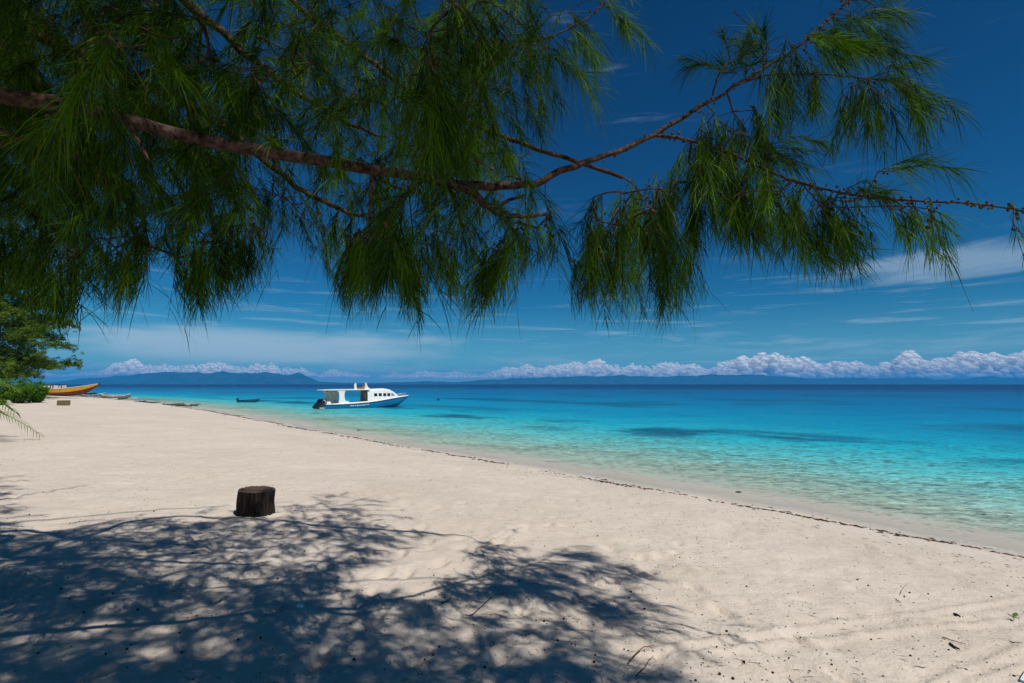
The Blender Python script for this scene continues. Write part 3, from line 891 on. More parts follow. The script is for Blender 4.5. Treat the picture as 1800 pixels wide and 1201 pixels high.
# ---- twigs: every anchor grows from the nearest wood (Prim's tree)
W = np.concatenate([p for p, r in SKEL[1:]]); nW = len(W)
allp = np.concatenate([W, A])
best = np.full(nA, 1e9); par = np.zeros(nA, int)
D0 = np.linalg.norm(A[:, None, :] - W[None, :, :], axis=2)
# wood above or level with the anchor is preferred
D0 = D0 + np.maximum(A[:, None, 2] - W[None, :, 2], 0) * 0.35
par = D0.argmin(1); best = D0[np.arange(nA), par]
done = np.zeros(nA, bool); order = []
dep = np.zeros(nA)
for _ in range(nA):
    k = np.where(done, 1e9, best + dep * 0.0).argmin(); done[k] = True; order.append(k)
    dd = np.linalg.norm(A - A[k], axis=1) * 1.02 + np.maximum(A[:, 2] - A[k, 2], 0) * 0.4 + 0.03
    m = (~done) & (dd < best); best[m] = dd[m]; par[m] = nW + k
ndes = np.ones(nA)
for k in order[::-1]:
    if par[k] >= nW: ndes[par[k] - nW] += ndes[k]
DN0 = DIRS / np.linalg.norm(DIRS, axis=1)[:, None]
nVis = None
tw = MB(); CONEP = []
prevdir = {}
for k in order:
    p0 = allp[par[k]]; p3 = A[k]; L = np.linalg.norm(p3 - p0)
    if L < 0.015: continue
    dirc = (p3 - p0) / L
    start = prevdir.get(par[k] - nW, dirc) if par[k] >= nW else dirc + np.array([0, 0, 0.35])
    start = start / np.linalg.norm(start)
    t = np.linspace(0, 1, 5)[:, None]
    sw = 0.22 if L > 0.12 else 0.12
    c1 = p0 + (dirc * 0.6 + start * 0.4) * L * sw * 1.4 + np.array([0, 0, 0.06 * L]); c2 = p3 - (dirc * 0.7 + DN0[k] * 0.3) * L * sw
    P = (1 - t) ** 3 * p0 + 3 * t * (1 - t) ** 2 * c1 + 3 * t * t * (1 - t) * c2 + t ** 3 * p3
    e = P[-1] - P[-2]; prevdir[k] = e / (np.linalg.norm(e) + 1e-9)
    r = min(0.0014 + 0.0010 * math.sqrt(ndes[k]), 0.008)
    tw.tube(P - TB, np.linspace(r * 1.15, r, 5), 4)
    if rg.uniform() < 0.5:
        for q in range(int(rg.integers(1, 4))):
            i = rg.integers(1, 5); CONEP.append(P[i] + rg.normal(0, 0.012, 3) + (0, 0, -0.008))

# ---- needles
STEM_N = 6
U = np.linspace(0, 1, STEM_N)
DN = DIRS / np.linalg.norm(DIRS, axis=1)[:, None]
over = np.arange(nA) >= nA - nOver
per = np.where(over, 48, np.clip((LEN * 230).astype(int), 30, 95))
idx = np.repeat(np.arange(nA), per); NN = len(idx)
u = rg.uniform(0, 1, NN) ** 0.75
g = np.array([0, 0, -1.0])
bendS = rg.uniform(0.35, 0.9, nA)
def stem(i, uu):
    return A[i] + LEN[i][:, None] * (DN[i] * uu[:, None] + g * (bendS[i] * 0.5 * uu ** 2)[:, None])
SV = []
for q, r_ in ((0, 0.0017), (0.35, 0.0015), (0.7, 0.0012), (1.0, 0.0008)):
    c_ = stem(np.arange(nA), np.full(nA, q)) - TB
    SV += [c_ + np.array([r_, 0, 0.3 * r_]), c_ + np.array([-0.5 * r_, 0.87 * r_, 0]), c_ + np.array([-0.5 * r_, -0.87 * r_, 0.3 * r_])]
SV = np.stack(SV, 1).reshape(-1, 3)
oo = (np.arange(nA) * 12)[:, None]
tw.add(SV, np.concatenate([oo + np.array([[3 * i + j, 3 * i + (j + 1) % 3, 3 * i + 3 + (j + 1) % 3, 3 * i + 3 + j]]) for i in range(3) for j in range(3)]))
base = stem(idx, u)
tang = DN[idx] + g * (bendS[idx] * u)[:, None]; tang /= np.linalg.norm(tang, axis=1)[:, None]
rnd = rg.normal(0, 1, (NN, 3)); rnd -= tang * (rnd * tang).sum(1)[:, None]; rnd /= np.linalg.norm(rnd, axis=1)[:, None]
th = np.radians(rg.uniform(10, 58, NN))
d0 = tang * np.cos(th)[:, None] + rnd * np.sin(th)[:, None]
NL = rg.uniform(0.06, 0.25, NN) * (0.7 + 0.6 * rg.uniform(0, 1, nA)[idx])
gb = rg.uniform(0.15, 1.0, NN)
ts = [0.0, 0.36, 0.7, 1.0]
pts = []
for t in ts:
    v = d0 * t + g * (gb * 0.75 * t * t)[:, None]
    pts.append(base + v * NL[:, None])
# no needle hangs lower than the ragged lower edge of the canopy
BOT2 = np.array([(1000, 400), (1005, 560), (1080, 570), (1170, 592), (1228, 560), (1250, 470), (1340, 475), (1440, 495), (1540, 485), (1570, 440), (1600, 455), (1690, 482), (1705, 430), (1900, 450)], float)
fx, fy, ff = project(pts[3])
lim = np.where(fx < 995, np.interp(fx, BOT[:, 0], BOT[:, 1]) + 26, np.interp(fx, BOT2[:, 0], BOT2[:, 1]) + 8) + rg.normal(0, 24, NN)
keepn = (fy < lim) | (ff < 0.3) | over[idx]
idx, d0, wd0 = idx[keepn], d0[keepn], None
pts = [p_[keepn] for p_ in pts]; NN = len(idx)
side = np.cross(d0, rg.normal(0, 1, (NN, 3))); side /= np.linalg.norm(side, axis=1)[:, None] + 1e-9
wd = rg.uniform(0.0014, 0.0025, NN) * np.where(over[idx], 2.0, 1.0)
V = []
for q, wk in zip(range(3), (1.0, 0.95, 0.75)):
    V += [pts[q] + side * (wd * wk)[:, None], pts[q] - side * (wd * wk)[:, None]]
V.append(pts[3])
V = np.stack(V, 1)           # NN,7,3
o = (np.arange(NN) * 7)[:, None]
Q = np.concatenate([o + np.array([[0, 1, 3, 2]]), o + np.array([[2, 3, 5, 4]])]); T3 = o + np.array([[4, 5, 6]])
tint_s = np.where(rg.uniform(0, 1, nA) < 0.28, rg.uniform(0.45, 0.85, nA), rg.uniform(0.05, 0.36, nA))
tint = np.clip(tint_s[idx] + rg.normal(0, 0.10, NN), 0, 0.86)
tint = np.where(rg.uniform(0, 1, NN) < 0.012, rg.uniform(0.92, 1.0, NN), tint)
me = mesh_np('needles', V.reshape(-1, 3) - TB, [Q, T3], {'tint': np.repeat(tint, 7)}, smooth=True)
nd = link('needle_foliage', me, M_NEEDLE, tree); nd['kind'] = 'stuff'
o_tw = tw.build('twig_spray', M_TWIG, tree, True); o_tw['kind'] = 'stuff'
print('NEEDLES', NN, 'sprays', nA)

# ---- cones along the right-hand boughs and twigs
for (P, rad) in (SKEL[1], SKEL[10], SKEL[11], SKEL[13]):
    for i in range(len(P)):
        x, y, f = project(P[i])
        if x[0] > 1040 and rg.uniform() < 0.9:
            for q in range(int(rg.integers(1, 5))):
                CONEP.append(P[i] + rg.normal(0, 0.012, 3) + (0, 0, rg.uniform(-0.016, 0.016)))
cm = MB()
for p in CONEP:
    cm.ico(p - TB, rg.uniform(0.007, 0.0115), 1, 0.18, rg, (1, 1, 1.15))
oc = cm.build('seed_cones', M_CONE, tree, False); oc['kind'] = 'stuff'

# ------------------------------------------------------------------ white cabin boat at anchor
def rotz(a): return np.array([[math.cos(a), -math.sin(a), 0], [math.sin(a), math.cos(a), 0], [0, 0, 1]])


M_LINER = plain('cockpit_lining', (0.72, 0.70, 0.60), 0.7, 0.2, 4.0, 0.3)
HEAD = R(38)
stern = np.array([(575 - 900) / 900 * 62.0, 62.0, 0.0])
centre = stern + rotz(HEAD) @ np.array([0, 1.25, 0])
boat = empty('cabin_boat', tuple(centre), HEAD)
boat.scale = (1.06, 1.06, 1.03)
tag(boat, 'white cabin speedboat with bright blue hull anchored off the beach', 'boat')
Lb = 10.8
bx = np.array([0, 1.5, 3, 5, 6.5, 7.6, 8.6, 9.4, 10.1, 10.55, 10.8])


def gun(x): return float(np.interp(x, [0, 2, 4, 5.5, 7, 8.5, 10.8], [0.50, 0.53, 0.60, 0.72, 0.92, 1.14, 1.38]))


def beam(x): return float(np.interp(x, [0, 4, 6.2, 7.4, 8.5, 9.4, 10.2, 10.8], [1.22, 1.27, 1.24, 1.12, 0.88, 0.6, 0.27, 0.04]))


def keel(x): return float(np.interp(x, [0, 6, 8, 9.3, 10.2, 10.8], [-0.42, -0.42, -0.32, 0.05, 0.75, 1.22]))


mb = MB(); rings = []
for x in bx:
    G, B, K = gun(x), beam(x), keel(x)
    ch = K + (G - K) * 0.42
    rings.append([(x, s * B * f, z) for s, f, z in ((1, 1.0, G), (1, 0.93, K + (G - K) * 0.7), (1, 0.82, ch), (1, 0.45, K + (G - K) * 0.14), (1, 0.0, K), (-1, 0.45, K + (G - K) * 0.14), (-1, 0.82, ch), (-1, 0.93, K + (G - K) * 0.7), (-1, 1.0, G))])
mb.loft(rings, cap0=True)
mb.build('hull', M_BLUE, boat, False)
mb = MB()
top = [[(x, -beam(x) * 0.97, gun(x) - 0.05), (x, beam(x) * 0.97, gun(x) - 0.05)] for x in bx]
mb.loft(top); mb.build('deck', M_WHITE, boat)
for s in (-1, 1):
    mb = MB(); mb.tube([(x, s * (beam(x) + 0.02), gun(x) + 0.035) for x in bx], 0.06, 6); mb.build('rub_rail', M_WHITE, boat, True)
    mb = MB(); mb.tube([(x, s * (beam(x) + 0.015), gun(x) - 0.04) for x in bx], 0.022, 5); mb.build('stripe', M_DARK, boat, True)
# forward cabin
prof_c = [(4.95, 0.6), (4.95, 2.26), (6.2, 2.36), (7.3, 2.38), (8.0, 2.24), (8.5, 2.0), (9.0, 1.68), (9.35, 1.40), (9.35, 1.05), (7.5, 0.8)]
mb = MB(); rings = []
for x, zt in ((4.95, 2.26), (6.2, 2.36), (7.3, 2.38), (8.0, 2.24), (8.5, 2.0), (9.0, 1.66), (9.4, 1.30)):
    b = beam(x) * 0.95; bt = b * 0.86; zb = gun(x) - 0.04
    if zt - zb < 0.1: zt = zb + 0.1
    rings.append([(x, -b, zb), (x, -bt - 0.02, zt - 0.18), (x, -bt * 0.8, zt - 0.04), (x, 0, zt), (x, bt * 0.8, zt - 0.04), (x, bt + 0.02, zt - 0.18), (x, b, zb)])
mb.loft(rings, cap0=False, cap1=True); cabin = mb.build('cabin', M_WHITE, boat, False)


def cab_y(x, z):
    b = beam(x) * 0.95; bt = b * 0.86 + 0.02; zb = gun(x) - 0.04
    zt = float(np.interp(x, [4.95, 6.2, 7.3, 8.0, 8.5, 9.0], [2.26, 2.36, 2.38, 2.24, 2.0, 1.66])) - 0.18
    t = (z - zb) / (zt - zb); return b + (bt - b) * min(max(t, 0), 1)


for s in (-1, 1):
    for x0 in (5.75, 6.35, 6.95, 7.52):
        w, z0, z1 = 0.40, 1.42, 1.78
        pts = [(x0, z0), (x0 + w, z0), (x0 + w, z1), (x0, z1)]
        ring0 = [(x, s * (cab_y(x, z) - 0.01), z) for x, z in pts]; ring1 = [(x, s * (cab_y(x, z) + 0.02), z) for x, z in pts]
        m = MB(); m.loft([ring0, ring1], close=True, cap1=True); m.build('window', M_GLASS, cabin)
    pts = [(8.08, 1.45), (8.62, 1.42), (8.28, 1.78), (8.10, 1.80)]
    ring0 = [(x, s * (cab_y(x, z) - 0.01), z) for x, z in pts]; ring1 = [(x, s * (cab_y(x, z) + 0.02), z) for x, z in pts]
    m = MB(); m.loft([ring0, ring1], close=True, cap1=True); w_ = m.build('side_light', M_STEEL, cabin)
m = MB(); m.add([(8.06, -0.72, 2.235), (8.06, 0.72, 2.235), (8.95, 0.5, 1.74), (8.95, -0.5, 1.74)], [(0, 1, 2, 3)]); m.build('windscreen', M_GLASS, cabin)
MB().box((4.94, 0, 1.4), (0.05, 2.1, 1.62)).build('bulkhead', M_BROWN, boat)
MB().box((4.905, -0.45, 1.55), (0.02, 0.55, 0.55)).build('bulkhead_window', M_GLASS, boat)
# roof over the open cockpit
m = MB(); m.prism([(-0.35, 2.17), (-0.3, 2.24), (2.0, 2.30), (5.2, 2.30), (5.2, 2.19), (2.0, 2.18)], 'y', -1.2, 1.2); m.build('roof', M_WHITE, boat, bevel=0.03)
for s in (-1, 1):
    pil = [(1.45, 0.5), (2.7, 0.5), (2.7, 0.85), (2.3, 0.92), (2.16, 1.2), (2.12, 1.6), (2.16, 2.0), (2.3, 2.19), (1.3, 2.18), (1.48, 1.9), (1.56, 1.3)] if s < 0 else [(0.55, 0.5), (2.6, 0.5), (2.2, 0.9), (2.12, 1.5), (2.2, 1.95), (2.5, 2.19), (0.3, 2.18), (0.6, 1.7)]
    m = MB(); m.prism(pil, 'y', s * 1.08, s * 1.15); m.build('side_pillar', M_WHITE if s < 0 else M_LINER, boat)
    m = MB(); m.prism([(0.1, 0.5), (4.95, 0.66), (4.95, 0.84), (2.6, 0.72), (0.1, 0.60)], 'y', s * 1.10, s * 1.20); m.build('coaming', M_WHITE, boat)
for k, (x, y) in enumerate(((0.5, 0.45), (0.5, -0.45), (3.0, 0.6))):
    MB().box((x, y, 0.68), (0.45, 0.6, 0.35)).build('seat', M_WHITE, boat, bevel=0.03)
MB().box((0.75, 0.75, 2.10), (0.16, 0.16, 0.14)).build('roof_lamp', M_DARK, boat)
# horned coaming on the roof
for x, dx_ in ((3.45, -0.10), (4.75, 0.06)):
    m = MB()
    if x < 4: poly = [(x - 0.12, 2.28), (x + 0.18, 2.28), (x + 0.12, 2.55), (x + 0.10, 3.02), (x - 0.03, 3.06), (x - 0.16, 2.8)]
    else: poly = [(x - 0.22, 2.28), (x + 0.62, 2.30), (x + 0.26, 2.52), (x + 0.10, 2.85), (x + 0.02, 3.08), (x - 0.14, 3.05), (x - 0.1, 2.6)]
    m.prism(poly, 'y', -1.05, -0.93); m.build('roof_horn', M_WHITE, boat, bevel=0.02)
m = MB(); m.prism([(3.50, 2.305), (4.62, 2.305), (4.70, 2.95), (4.50, 2.62), (4.2, 2.46), (3.9, 2.46), (3.66, 2.60), (3.50, 2.92)], 'y', -0.915, -0.5); m.build('roof_seat', M_TAN, boat)
# bow rail
m = MB()
for s in (-1, 1):
    m.tube([(9.0, s * 0.66, 1.26), (9.1, s * 0.64, 1.62), (9.9, s * 0.36, 1.72), (10.5, s * 0.10, 1.76), (10.55, 0, 1.76)], 0.02, 6)
    for x, y in ((9.6, 0.46), (10.2, 0.25)): m.tube([(x, s * y, gun(x)), (x, s * y, 1.72)], 0.016, 5)
m.build('bow_rail', M_STEEL, boat, True)
# outboard engines, tilted
for k, y in enumerate((-0.72, 0.0, 0.72)):
    m = MB(); rt = np.array(Matrix.Rotation(R(42), 3, 'Y'))
    def tr(P): return (np.array(P) @ rt.T) + np.array([-0.28, y, 0.72])
    rings = []
    for z, a, b in ((-0.15, 0.13, 0.11), (0.0, 0.21, 0.16), (0.2, 0.25, 0.18), (0.38, 0.22, 0.17), (0.5, 0.13, 0.11)):
        rings.append(tr([(a * math.cos(q), b * math.sin(q), z) for q in np.linspace(0, 2 * math.pi, 13)[:-1]]))
    m.loft(rings, close=True, cap0=True, cap1=True); eng = m.build('outboard_engine', M_DARK, boat, True)
    m = MB(); m.loft([tr([(a, b, z) for a, b in ((-0.15, -0.04), (0.13, -0.05), (0.13, 0.05), (-0.15, 0.04))]) for z in (-0.12, -0.85)], close=True, cap0=True, cap1=True); m.build('leg', M_DARK, eng)
    m = MB(); m.tube(tr([(-0.05, 0, -0.72), (0.28, 0, -0.74), (0.36, 0, -0.74)]), [0.06, 0.06, 0.02], 8)
    for q in range(3):
        a = q * 2.094; m.add(tr([(0.2, 0, -0.72), (0.24, 0.17 * math.cos(a), -0.72 + 0.17 * math.sin(a)), (0.18, 0.17 * math.cos(a + 0.7), -0.72 + 0.17 * math.sin(a + 0.7))]), [(0, 1, 2)])
    m.build('propeller', M_DARK, eng)
    m = MB(); m.box(tr([(0.02, 0, 0.35)])[0], (0.3, 0.4, 0.06), rt); m.build('cowl_band', M_WHITE, eng)
for k in range(9):
    x = 2.9 + k * 0.26
    hgt = (0.10, 0.13, 0.09, 0.14, 0.10, 0.12, 0.14, 0.09, 0.12)[k]
    MB().box((x, -beam(x) * 0.965 - 0.012, gun(x) - 0.24), (0.13, 0.02, hgt)).build('hull_letter', M_WHITE, boat)
MB().box((-0.3, 0, 0.12), (0.6, 2.0, 0.06)).build('swim_step', M_WHITE, boat)
m = MB(); p0 = np.array([10.8, 0, 1.25]); m.tube([p0 + (np.array([16.5, -0.4, 0.0]) - p0) * t - np.array([0, 0, 0.35 * 4 * t * (1 - t)]) for t in np.linspace(0, 1, 9)], 0.012, 4); m.build('mooring_line', M_WOODG, boat, True)


# ------------------------------------------------------------------ simple wooden hulls
def wood_hull(parent, L, b0, zg, zk, mat_top, mat_bot, split=0.55, tipm=None, thick=0.05, inm=None, rail=None):
    """zg, zk: functions of t for gunwale and keel heights; returns rail points"""
    ts = np.linspace(0, 1, 17)
    def half(t): return b0 * (math.sin(math.pi * min(max(0.5 * (t / 0.5) if t < 0.5 else 0.5 + 0.5 * (t - 0.5) / 0.5, 0.02), 0.985)) ** 0.6)
    up, lo, inn = [], [], []
    for t in ts:
        x = (t - 0.5) * L; G, K, B = zg(t), zk(t), half(t)
        zs = K + (G - K) * split
        up.append([(x, s * B * f, z) for s, f, z in ((-1, 1.0, G), (-1, 0.93, zs))]); lo.append([(x, s * B * f, z) for s, f, z in ((-1, 0.93, zs), (-1, 0.6, K + (G - K) * 0.2), (-1, 0, K), (1, 0.6, K + (G - K) * 0.2), (1, 0.93, zs))])
        inn.append([(x, -B * 0.98 + thick, G), (x, -B * 0.5, K + (G - K) * 0.35), (x, B * 0.5, K + (G - K) * 0.35), (x, B * 0.98 - thick, G)])
    m = MB(); m.loft(up); m.loft([[(x, -y, z) for x, y, z in r] for r in up]); m.build('upper_strake', mat_top, parent, True)
    m = MB(); m.loft(lo); m.build('hull_bottom', mat_bot, parent, True)
    m = MB(); m.loft(inn); m.build('inner_hull', inm or M_WOODG, parent, True)
    for s in (-1, 1):
        m = MB(); m.tube([((t - 0.5) * L, s * half(t), zg(t) + 0.02) for t in ts], 0.045, 5); m.build('gunwale', rail or M_WOODW, parent, True)
    if tipm:
        m = MB(); m.tube([(L / 2 - 0.35, 0, zg(0.97) - 0.06), (L / 2 + 0.02, 0, zg(1) - 0.02), (L / 2 + 0.3, 0, zg(1) + 0.12)], [0.16, 0.13, 0.08], 8); m.build('prow_tip', tipm, parent, True)
    return half


# yellow beached boat
yb_d = 70.0
for yb_d in np.linspace(45, 110, 400):
    p = at(132, 697.5, yb_d)
    if p[2] <= float(ground([p[0]], [p[1]], False)[0]): break
sc = yb_d / 900
yx = (118 - 900) * sc
gz0 = float(ground([yx], [yb_d], False)[0])
yboat = empty('fishing_boat', (yx, yb_d, gz0 - 0.03), R(3))
tag(yboat, 'yellow wooden fishing boat with red-brown bottom beached beside the shrubs', 'boat')
Ly = (174 - 62) * sc
hb = 22 * sc
zg = lambda t: hb * float(np.interp(t, [0, 0.25, 0.5, 0.7, 0.85, 1.0], [0.62, 0.56, 0.60, 0.72, 0.84, 0.98]))
zk = lambda t: hb * float(np.interp(t, [0, 0.1, 0.3, 0.62, 0.8, 0.92, 1.0], [0.2, 0.04, 0.0, 0.03, 0.20, 0.52, 0.86]))
wood_hull(yboat, Ly, 0.95, zg, zk, M_YEL, M_RED, 0.52, M_DARK)
x0 = (76 - 118) * sc; x1 = (116 - 118) * sc
MB().box(((x0 + x1) / 2, 0, hb * 0.70), (x1 - x0, 1.1, hb * 0.30), taper=0.97).build('deck_house', M_WOODW, yboat, bevel=0.02)
MB().box(((x0 + x1) / 2 - 0.1, 0, hb * 0.955), (x1 - x0 - 0.5, 1.0, 0.07)).build('deck_house_roof', M_WOODD, yboat)
for q in (80, 84, 98, 102, 116):
    m = MB(); m.tube([((q - 118) * sc, -0.62, hb * 0.58), ((q - 118) * sc + 0.03, -0.62, hb * 0.97)], 0.07, 6); m.build('post', M_WOODD, yboat, True)
for q in (79, 112):
    MB().box(((q - 118) * sc, -0.6, hb * 0.88), (0.16, 0.1, 0.2)).build('post_head', M_DARK, yboat)

# outrigger canoes behind the yellow boat
def outrigger(px, py, length, beam_, mat_t, mat_b, rz, label, cover):
    for d in np.linspace(50, 130, 300):
        p = at(px, py, d)
        if shore_s([p[0]], [p[1]])[0] > -2.2: break
    p[2] = float(ground([p[0]], [p[1]], False)[0])
    c = empty('outrigger_canoe', (p[0], p[1], max(p[2], 0.0) - 0.04), rz); tag(c, label, 'boat', 'canoes drawn up at the water edge')
    zg = lambda t: 0.55 + 0.45 * (2 * abs(t - 0.5)) ** 3
    zk = lambda t: 0.45 * (2 * abs(t - 0.5)) ** 4
    wood_hull(c, length, beam_, zg, zk, mat_t, mat_b, 0.45)
    for s in (-1, 1):
        m = MB(); m.tube([(x, s * 1.9, 0.18 + 0.06 * (x / length * 2) ** 2) for x in np.linspace(-length * 0.42, length * 0.42, 7)], 0.08, 6); m.build('outrigger_float', M_WOODW, c, True)
    for x in (-length * 0.22, length * 0.22):
        m = MB(); m.tube([(x, -1.95, 0.24), (x, -1.0, 0.68), (x, 0, 0.74), (x, 1.0, 0.68), (x, 1.95, 0.24)], 0.05, 6); m.build('cross_beam', M_WOODG, c, True)
    if cover == 'dark':
        m = MB(); m.tube([(x, 0.05 * math.sin(x * 3), 0.72 + 0.06 * math.sin(x * 2)) for x in np.linspace(-length * 0.3, length * 0.25, 9)], [0.1, 0.24, 0.28, 0.24, 0.27, 0.22, 0.25, 0.2, 0.1], 8, 0.15, 3); m.build('rolled_tarpaulin', M_DARK, c, True)
    else:
        MB().box((0, 0, 0.78), (length * 0.8, 0.5, 0.1)).build('long_plank', M_WOODW, c)
    return c


outrigger(160, 697, 7.0, 0.45, M_TEAL, M_WOODW, R(-14), 'low teal canoe under a dark tarpaulin at the yellow boat prow', 'dark')
outrigger(202, 699.5, 6.0, 0.42, M_WOODG, M_TEAL, R(-9), 'grey canoe carrying a long pale plank at the water edge', 'plank')
# small dinghy
dd = 3.0 * 900 / (707 - 675.5)
dg = empty('dinghy', ((440 - 900) / 900 * dd, dd, -0.12), R(12))
tag(dg, 'small blue and green open dinghy floating near the left shore', 'boat')
wood_hull(dg, 3.3, 0.55, lambda t: 0.52 + 0.25 * t ** 3, lambda t: 0.3 * max(t - 0.7, 0) / 0.3, M_DINGHY, M_GREEN, 0.45, inm=M_WOODD, rail=M_BLUE)
m = MB(); m.box((-1.72, 0, 0.62), (0.28, 0.3, 0.38)); m.box((-1.74, 0, 0.25), (0.14, 0.1, 0.6)); m.build('outboard_engine', M_DARK, dg, bevel=0.03)
MB().box((-0.3, 0, 0.42), (0.3, 0.9, 0.05)).build('thwart', M_WOODG, dg)
MB().box((0.7, 0, 0.46), (0.3, 0.8, 0.05)).build('thwart', M_WOODG, dg)
# mooring buoy
bd = 3.0 * 900 / (703.5 - 675.5)
by = empty('mooring_buoy', ((771 - 900) / 900 * bd, bd, 0)); tag(by, 'small dark round mooring buoy right of the white boat', 'buoy')
m = MB(); m.ico((0, 0, 0.08), 0.24, 3, sq=(1, 1, 0.85)); m.build('float', M_DARK, by, True)
m = MB(); m.tube([(0.07 * math.cos(a), 0, 0.30 + 0.07 * math.sin(a)) for a in np.linspace(0, 6.28, 10)], 0.014, 5); m.build('ring', M_DARK, by, True)

# ------------------------------------------------------------------ stump
p = pix_ground(449, 911)
sd = p[1]
sr = 30 / 900 * sd; sh = 47 / 900 * sd
stump = empty('tree_stump', (p[0] * (1 + sr * 0.9 / p[1]) - 0.01, p[1] + sr * 0.9, float(ground([p[0]], [p[1] + sr])[0]) - 0.03)); tag(stump, 'dark sawn tree stump standing in the sand at the shade edge', 'stump')
na, nz = 96, 14
ang = np.linspace(0, 2 * math.pi, na, endpoint=False)
rings = []
groove = 0.07 * np.abs(fbm(ang * 7 / 6.283 * 4, ang * 0, 61, 3)) + 0.05 * fbm(np.cos(ang) * 1.4 + 4, np.sin(ang) * 1.4, 63, 2) - 0.06 * np.exp(-((ang - 4.2) / 0.05) ** 2) - 0.05 * np.exp(-((ang - 5.2) / 0.06) ** 2) - 0.06 * np.exp(-((ang - 4.75) / 0.04) ** 2)
for i in range(nz):
    t = i / (nz - 1)
    r = sr * (0.98 + 0.03 * (1 - t) ** 3 - 0.01 * t) * (1 + groove * (0.8 + 0.5 * np.sin(t * 5 + ang * 3)) + 0.03 * fbm(ang * 5, np.full_like(ang, t * 4), 71, 3))
    z = sh * t * (1.0 + 0.035 * np.cos(ang - 3.0)) + (0.012 * fbm(ang * 6, ang * 0 + 9, 81, 2) if i == nz - 1 else 0)
    rings.append(np.stack([np.cos(ang) * r + 0.03 * t * sh, np.sin(ang) * r, z], 1))
m = MB(); m.loft(rings, close=True); m.build('bark', M_STUMP, stump, False)
top = rings[-1]; rr = []
cen = top.mean(0)
for f in (1.0, 0.86, 0.83, 0.55, 0.25, 0.02):
    q = cen + (top - cen) * f; q[:, 2] += (-0.012 if f < 0.85 else 0.004) + 0.008 * fbm(q[:, 0] * 30, q[:, 1] * 30, 7, 3); rr.append(q)
m = MB(); m.loft(rr, close=True); m.build('cut_top', M_STUMPT, stump, False)

# ------------------------------------------------------------------ crate far up the beach
p = pix_ground(106, 713.2); sc = p[1] / 900
cw, chh = 15.5 * sc, 9.0 * sc
crate = empty('wooden_crate', (p[0], p[1] + 0.3, float(ground([p[0]], [p[1] + 0.3])[0]) - 0.02), R(-4)); tag(crate, 'small brown slatted wooden crate alone on the sand near the shrubs', 'crate')
for k in range(5):
    MB().box((-cw / 2 + cw * (k + 0.5) / 5, -0.24, chh / 2), (cw / 5 * 0.86, 0.02, chh)).build('slat', M_CRATE, crate)
    MB().box((-cw / 2 + cw * (k + 0.5) / 5, 0.24, chh / 2), (cw / 5 * 0.86, 0.02, chh)).build('slat', M_CRATE, crate)
    MB().box((-cw / 2 + cw * (k + 0.5) / 5, 0, chh + 0.012), (cw / 5 * 0.88, 0.5, 0.02)).build('lid_slat', M_CRATE, crate)
for s in (-1, 1): MB().box((s * (cw / 2 - 0.012), 0, chh / 2 - 0.005), (0.02, 0.45, chh * 0.98)).build('end_board', M_CRATE, crate)


# ------------------------------------------------------------------ far casuarina on the left
def far_tree(base, H, spread, label, seed, ntuft):
    rg = np.random.default_rng(seed)
    B = np.array(base); t = empty('beach_casuarina', tuple(B)); tag(t, label, 'tree', 'casuarinas behind the beach shrubs')
    m = MB(); m.tube([(0, 0, -0.3), (0.1, 0, H * 0.3), (-0.1, 0.1, H * 0.6), (0, 0, H * 0.97)], [0.32, 0.24, 0.14, 0.03], 9, 0.06, 1); m.build('trunk', M_BARK, t, True)
    lm = MB(); C = []
    nl = 64
    for k in range(nl):
        f = 0.15 + 0.83 * (k + rg.uniform()) / nl
        a = k * 2.4 + rg.uniform(-0.4, 0.4)
        L = spread * (1.08 - 0.85 * f ** 1.6) * rg.uniform(0.72, 1.12) * min(1.0, 0.35 + f * 2.2)
        z0 = H * f; rise = L * rg.uniform(0.02, 0.30)
        s = np.linspace(0, 1, 7)
        P = np.stack([np.cos(a) * L * s, np.sin(a) * L * s, z0 + rise * s - 0.16 * L * s ** 2], 1)
        lm.tube(P, np.linspace(0.09 * (1.1 - f), 0.015, 7), 5)
        n = int(ntuft / nl * L / spread * 1.5)
        ss = rg.uniform(0.25, 1.03, n)
        Q = np.stack([np.interp(ss, s, P[:, i]) for i in range(3)], 1)
        off = rg.normal(0, 1, (n, 3)) * np.array([0.55, 0.55, 0.42]) * (1.15 - 0.45 * ss)[:, None]
        C.append(Q + off)
    lm.build('limbs', M_BARK, t, True)
    C = np.concatenate(C); n = len(C); per = 14
    idx = np.repeat(np.arange(n), per); N = n * per
    b = C[idx] + rg.normal(0, 0.08, (N, 3))
    d = rg.normal(0, 1, (N, 3)); d[:, 2] = d[:, 2] * 0.45 - 0.15
    d /= np.linalg.norm(d, axis=1)[:, None]
    ln = rg.uniform(0.18, 0.42, N)
    e = b + d * ln[:, None] + np.array([0, 0, -0.06]); sd = np.cross(d, rg.normal(0, 1, (N, 3))); sd /= np.linalg.norm(sd, axis=1)[:, None]
    w = rg.uniform(0.022, 0.045, N)[:, None]
    V = np.stack([b - sd * w * 0.6, b + sd * w * 0.6, (b + e) / 2 + sd * w, e, (b + e) / 2 - sd * w], 1)
    o = (np.arange(N) * 5)[:, None]
    tn = np.clip(rg.normal(0.45, 0.2, n)[idx] + rg.normal(0, 0.08, N), 0, 0.86)
    me = mesh_np('foliage', V.reshape(-1, 3), [o + np.array([[0, 1, 2, 3, 4]])], {'tint': np.repeat(tn, 5)}, False)
    q = link('crown', me, M_FARN, t); q['kind'] = 'stuff'
    return t


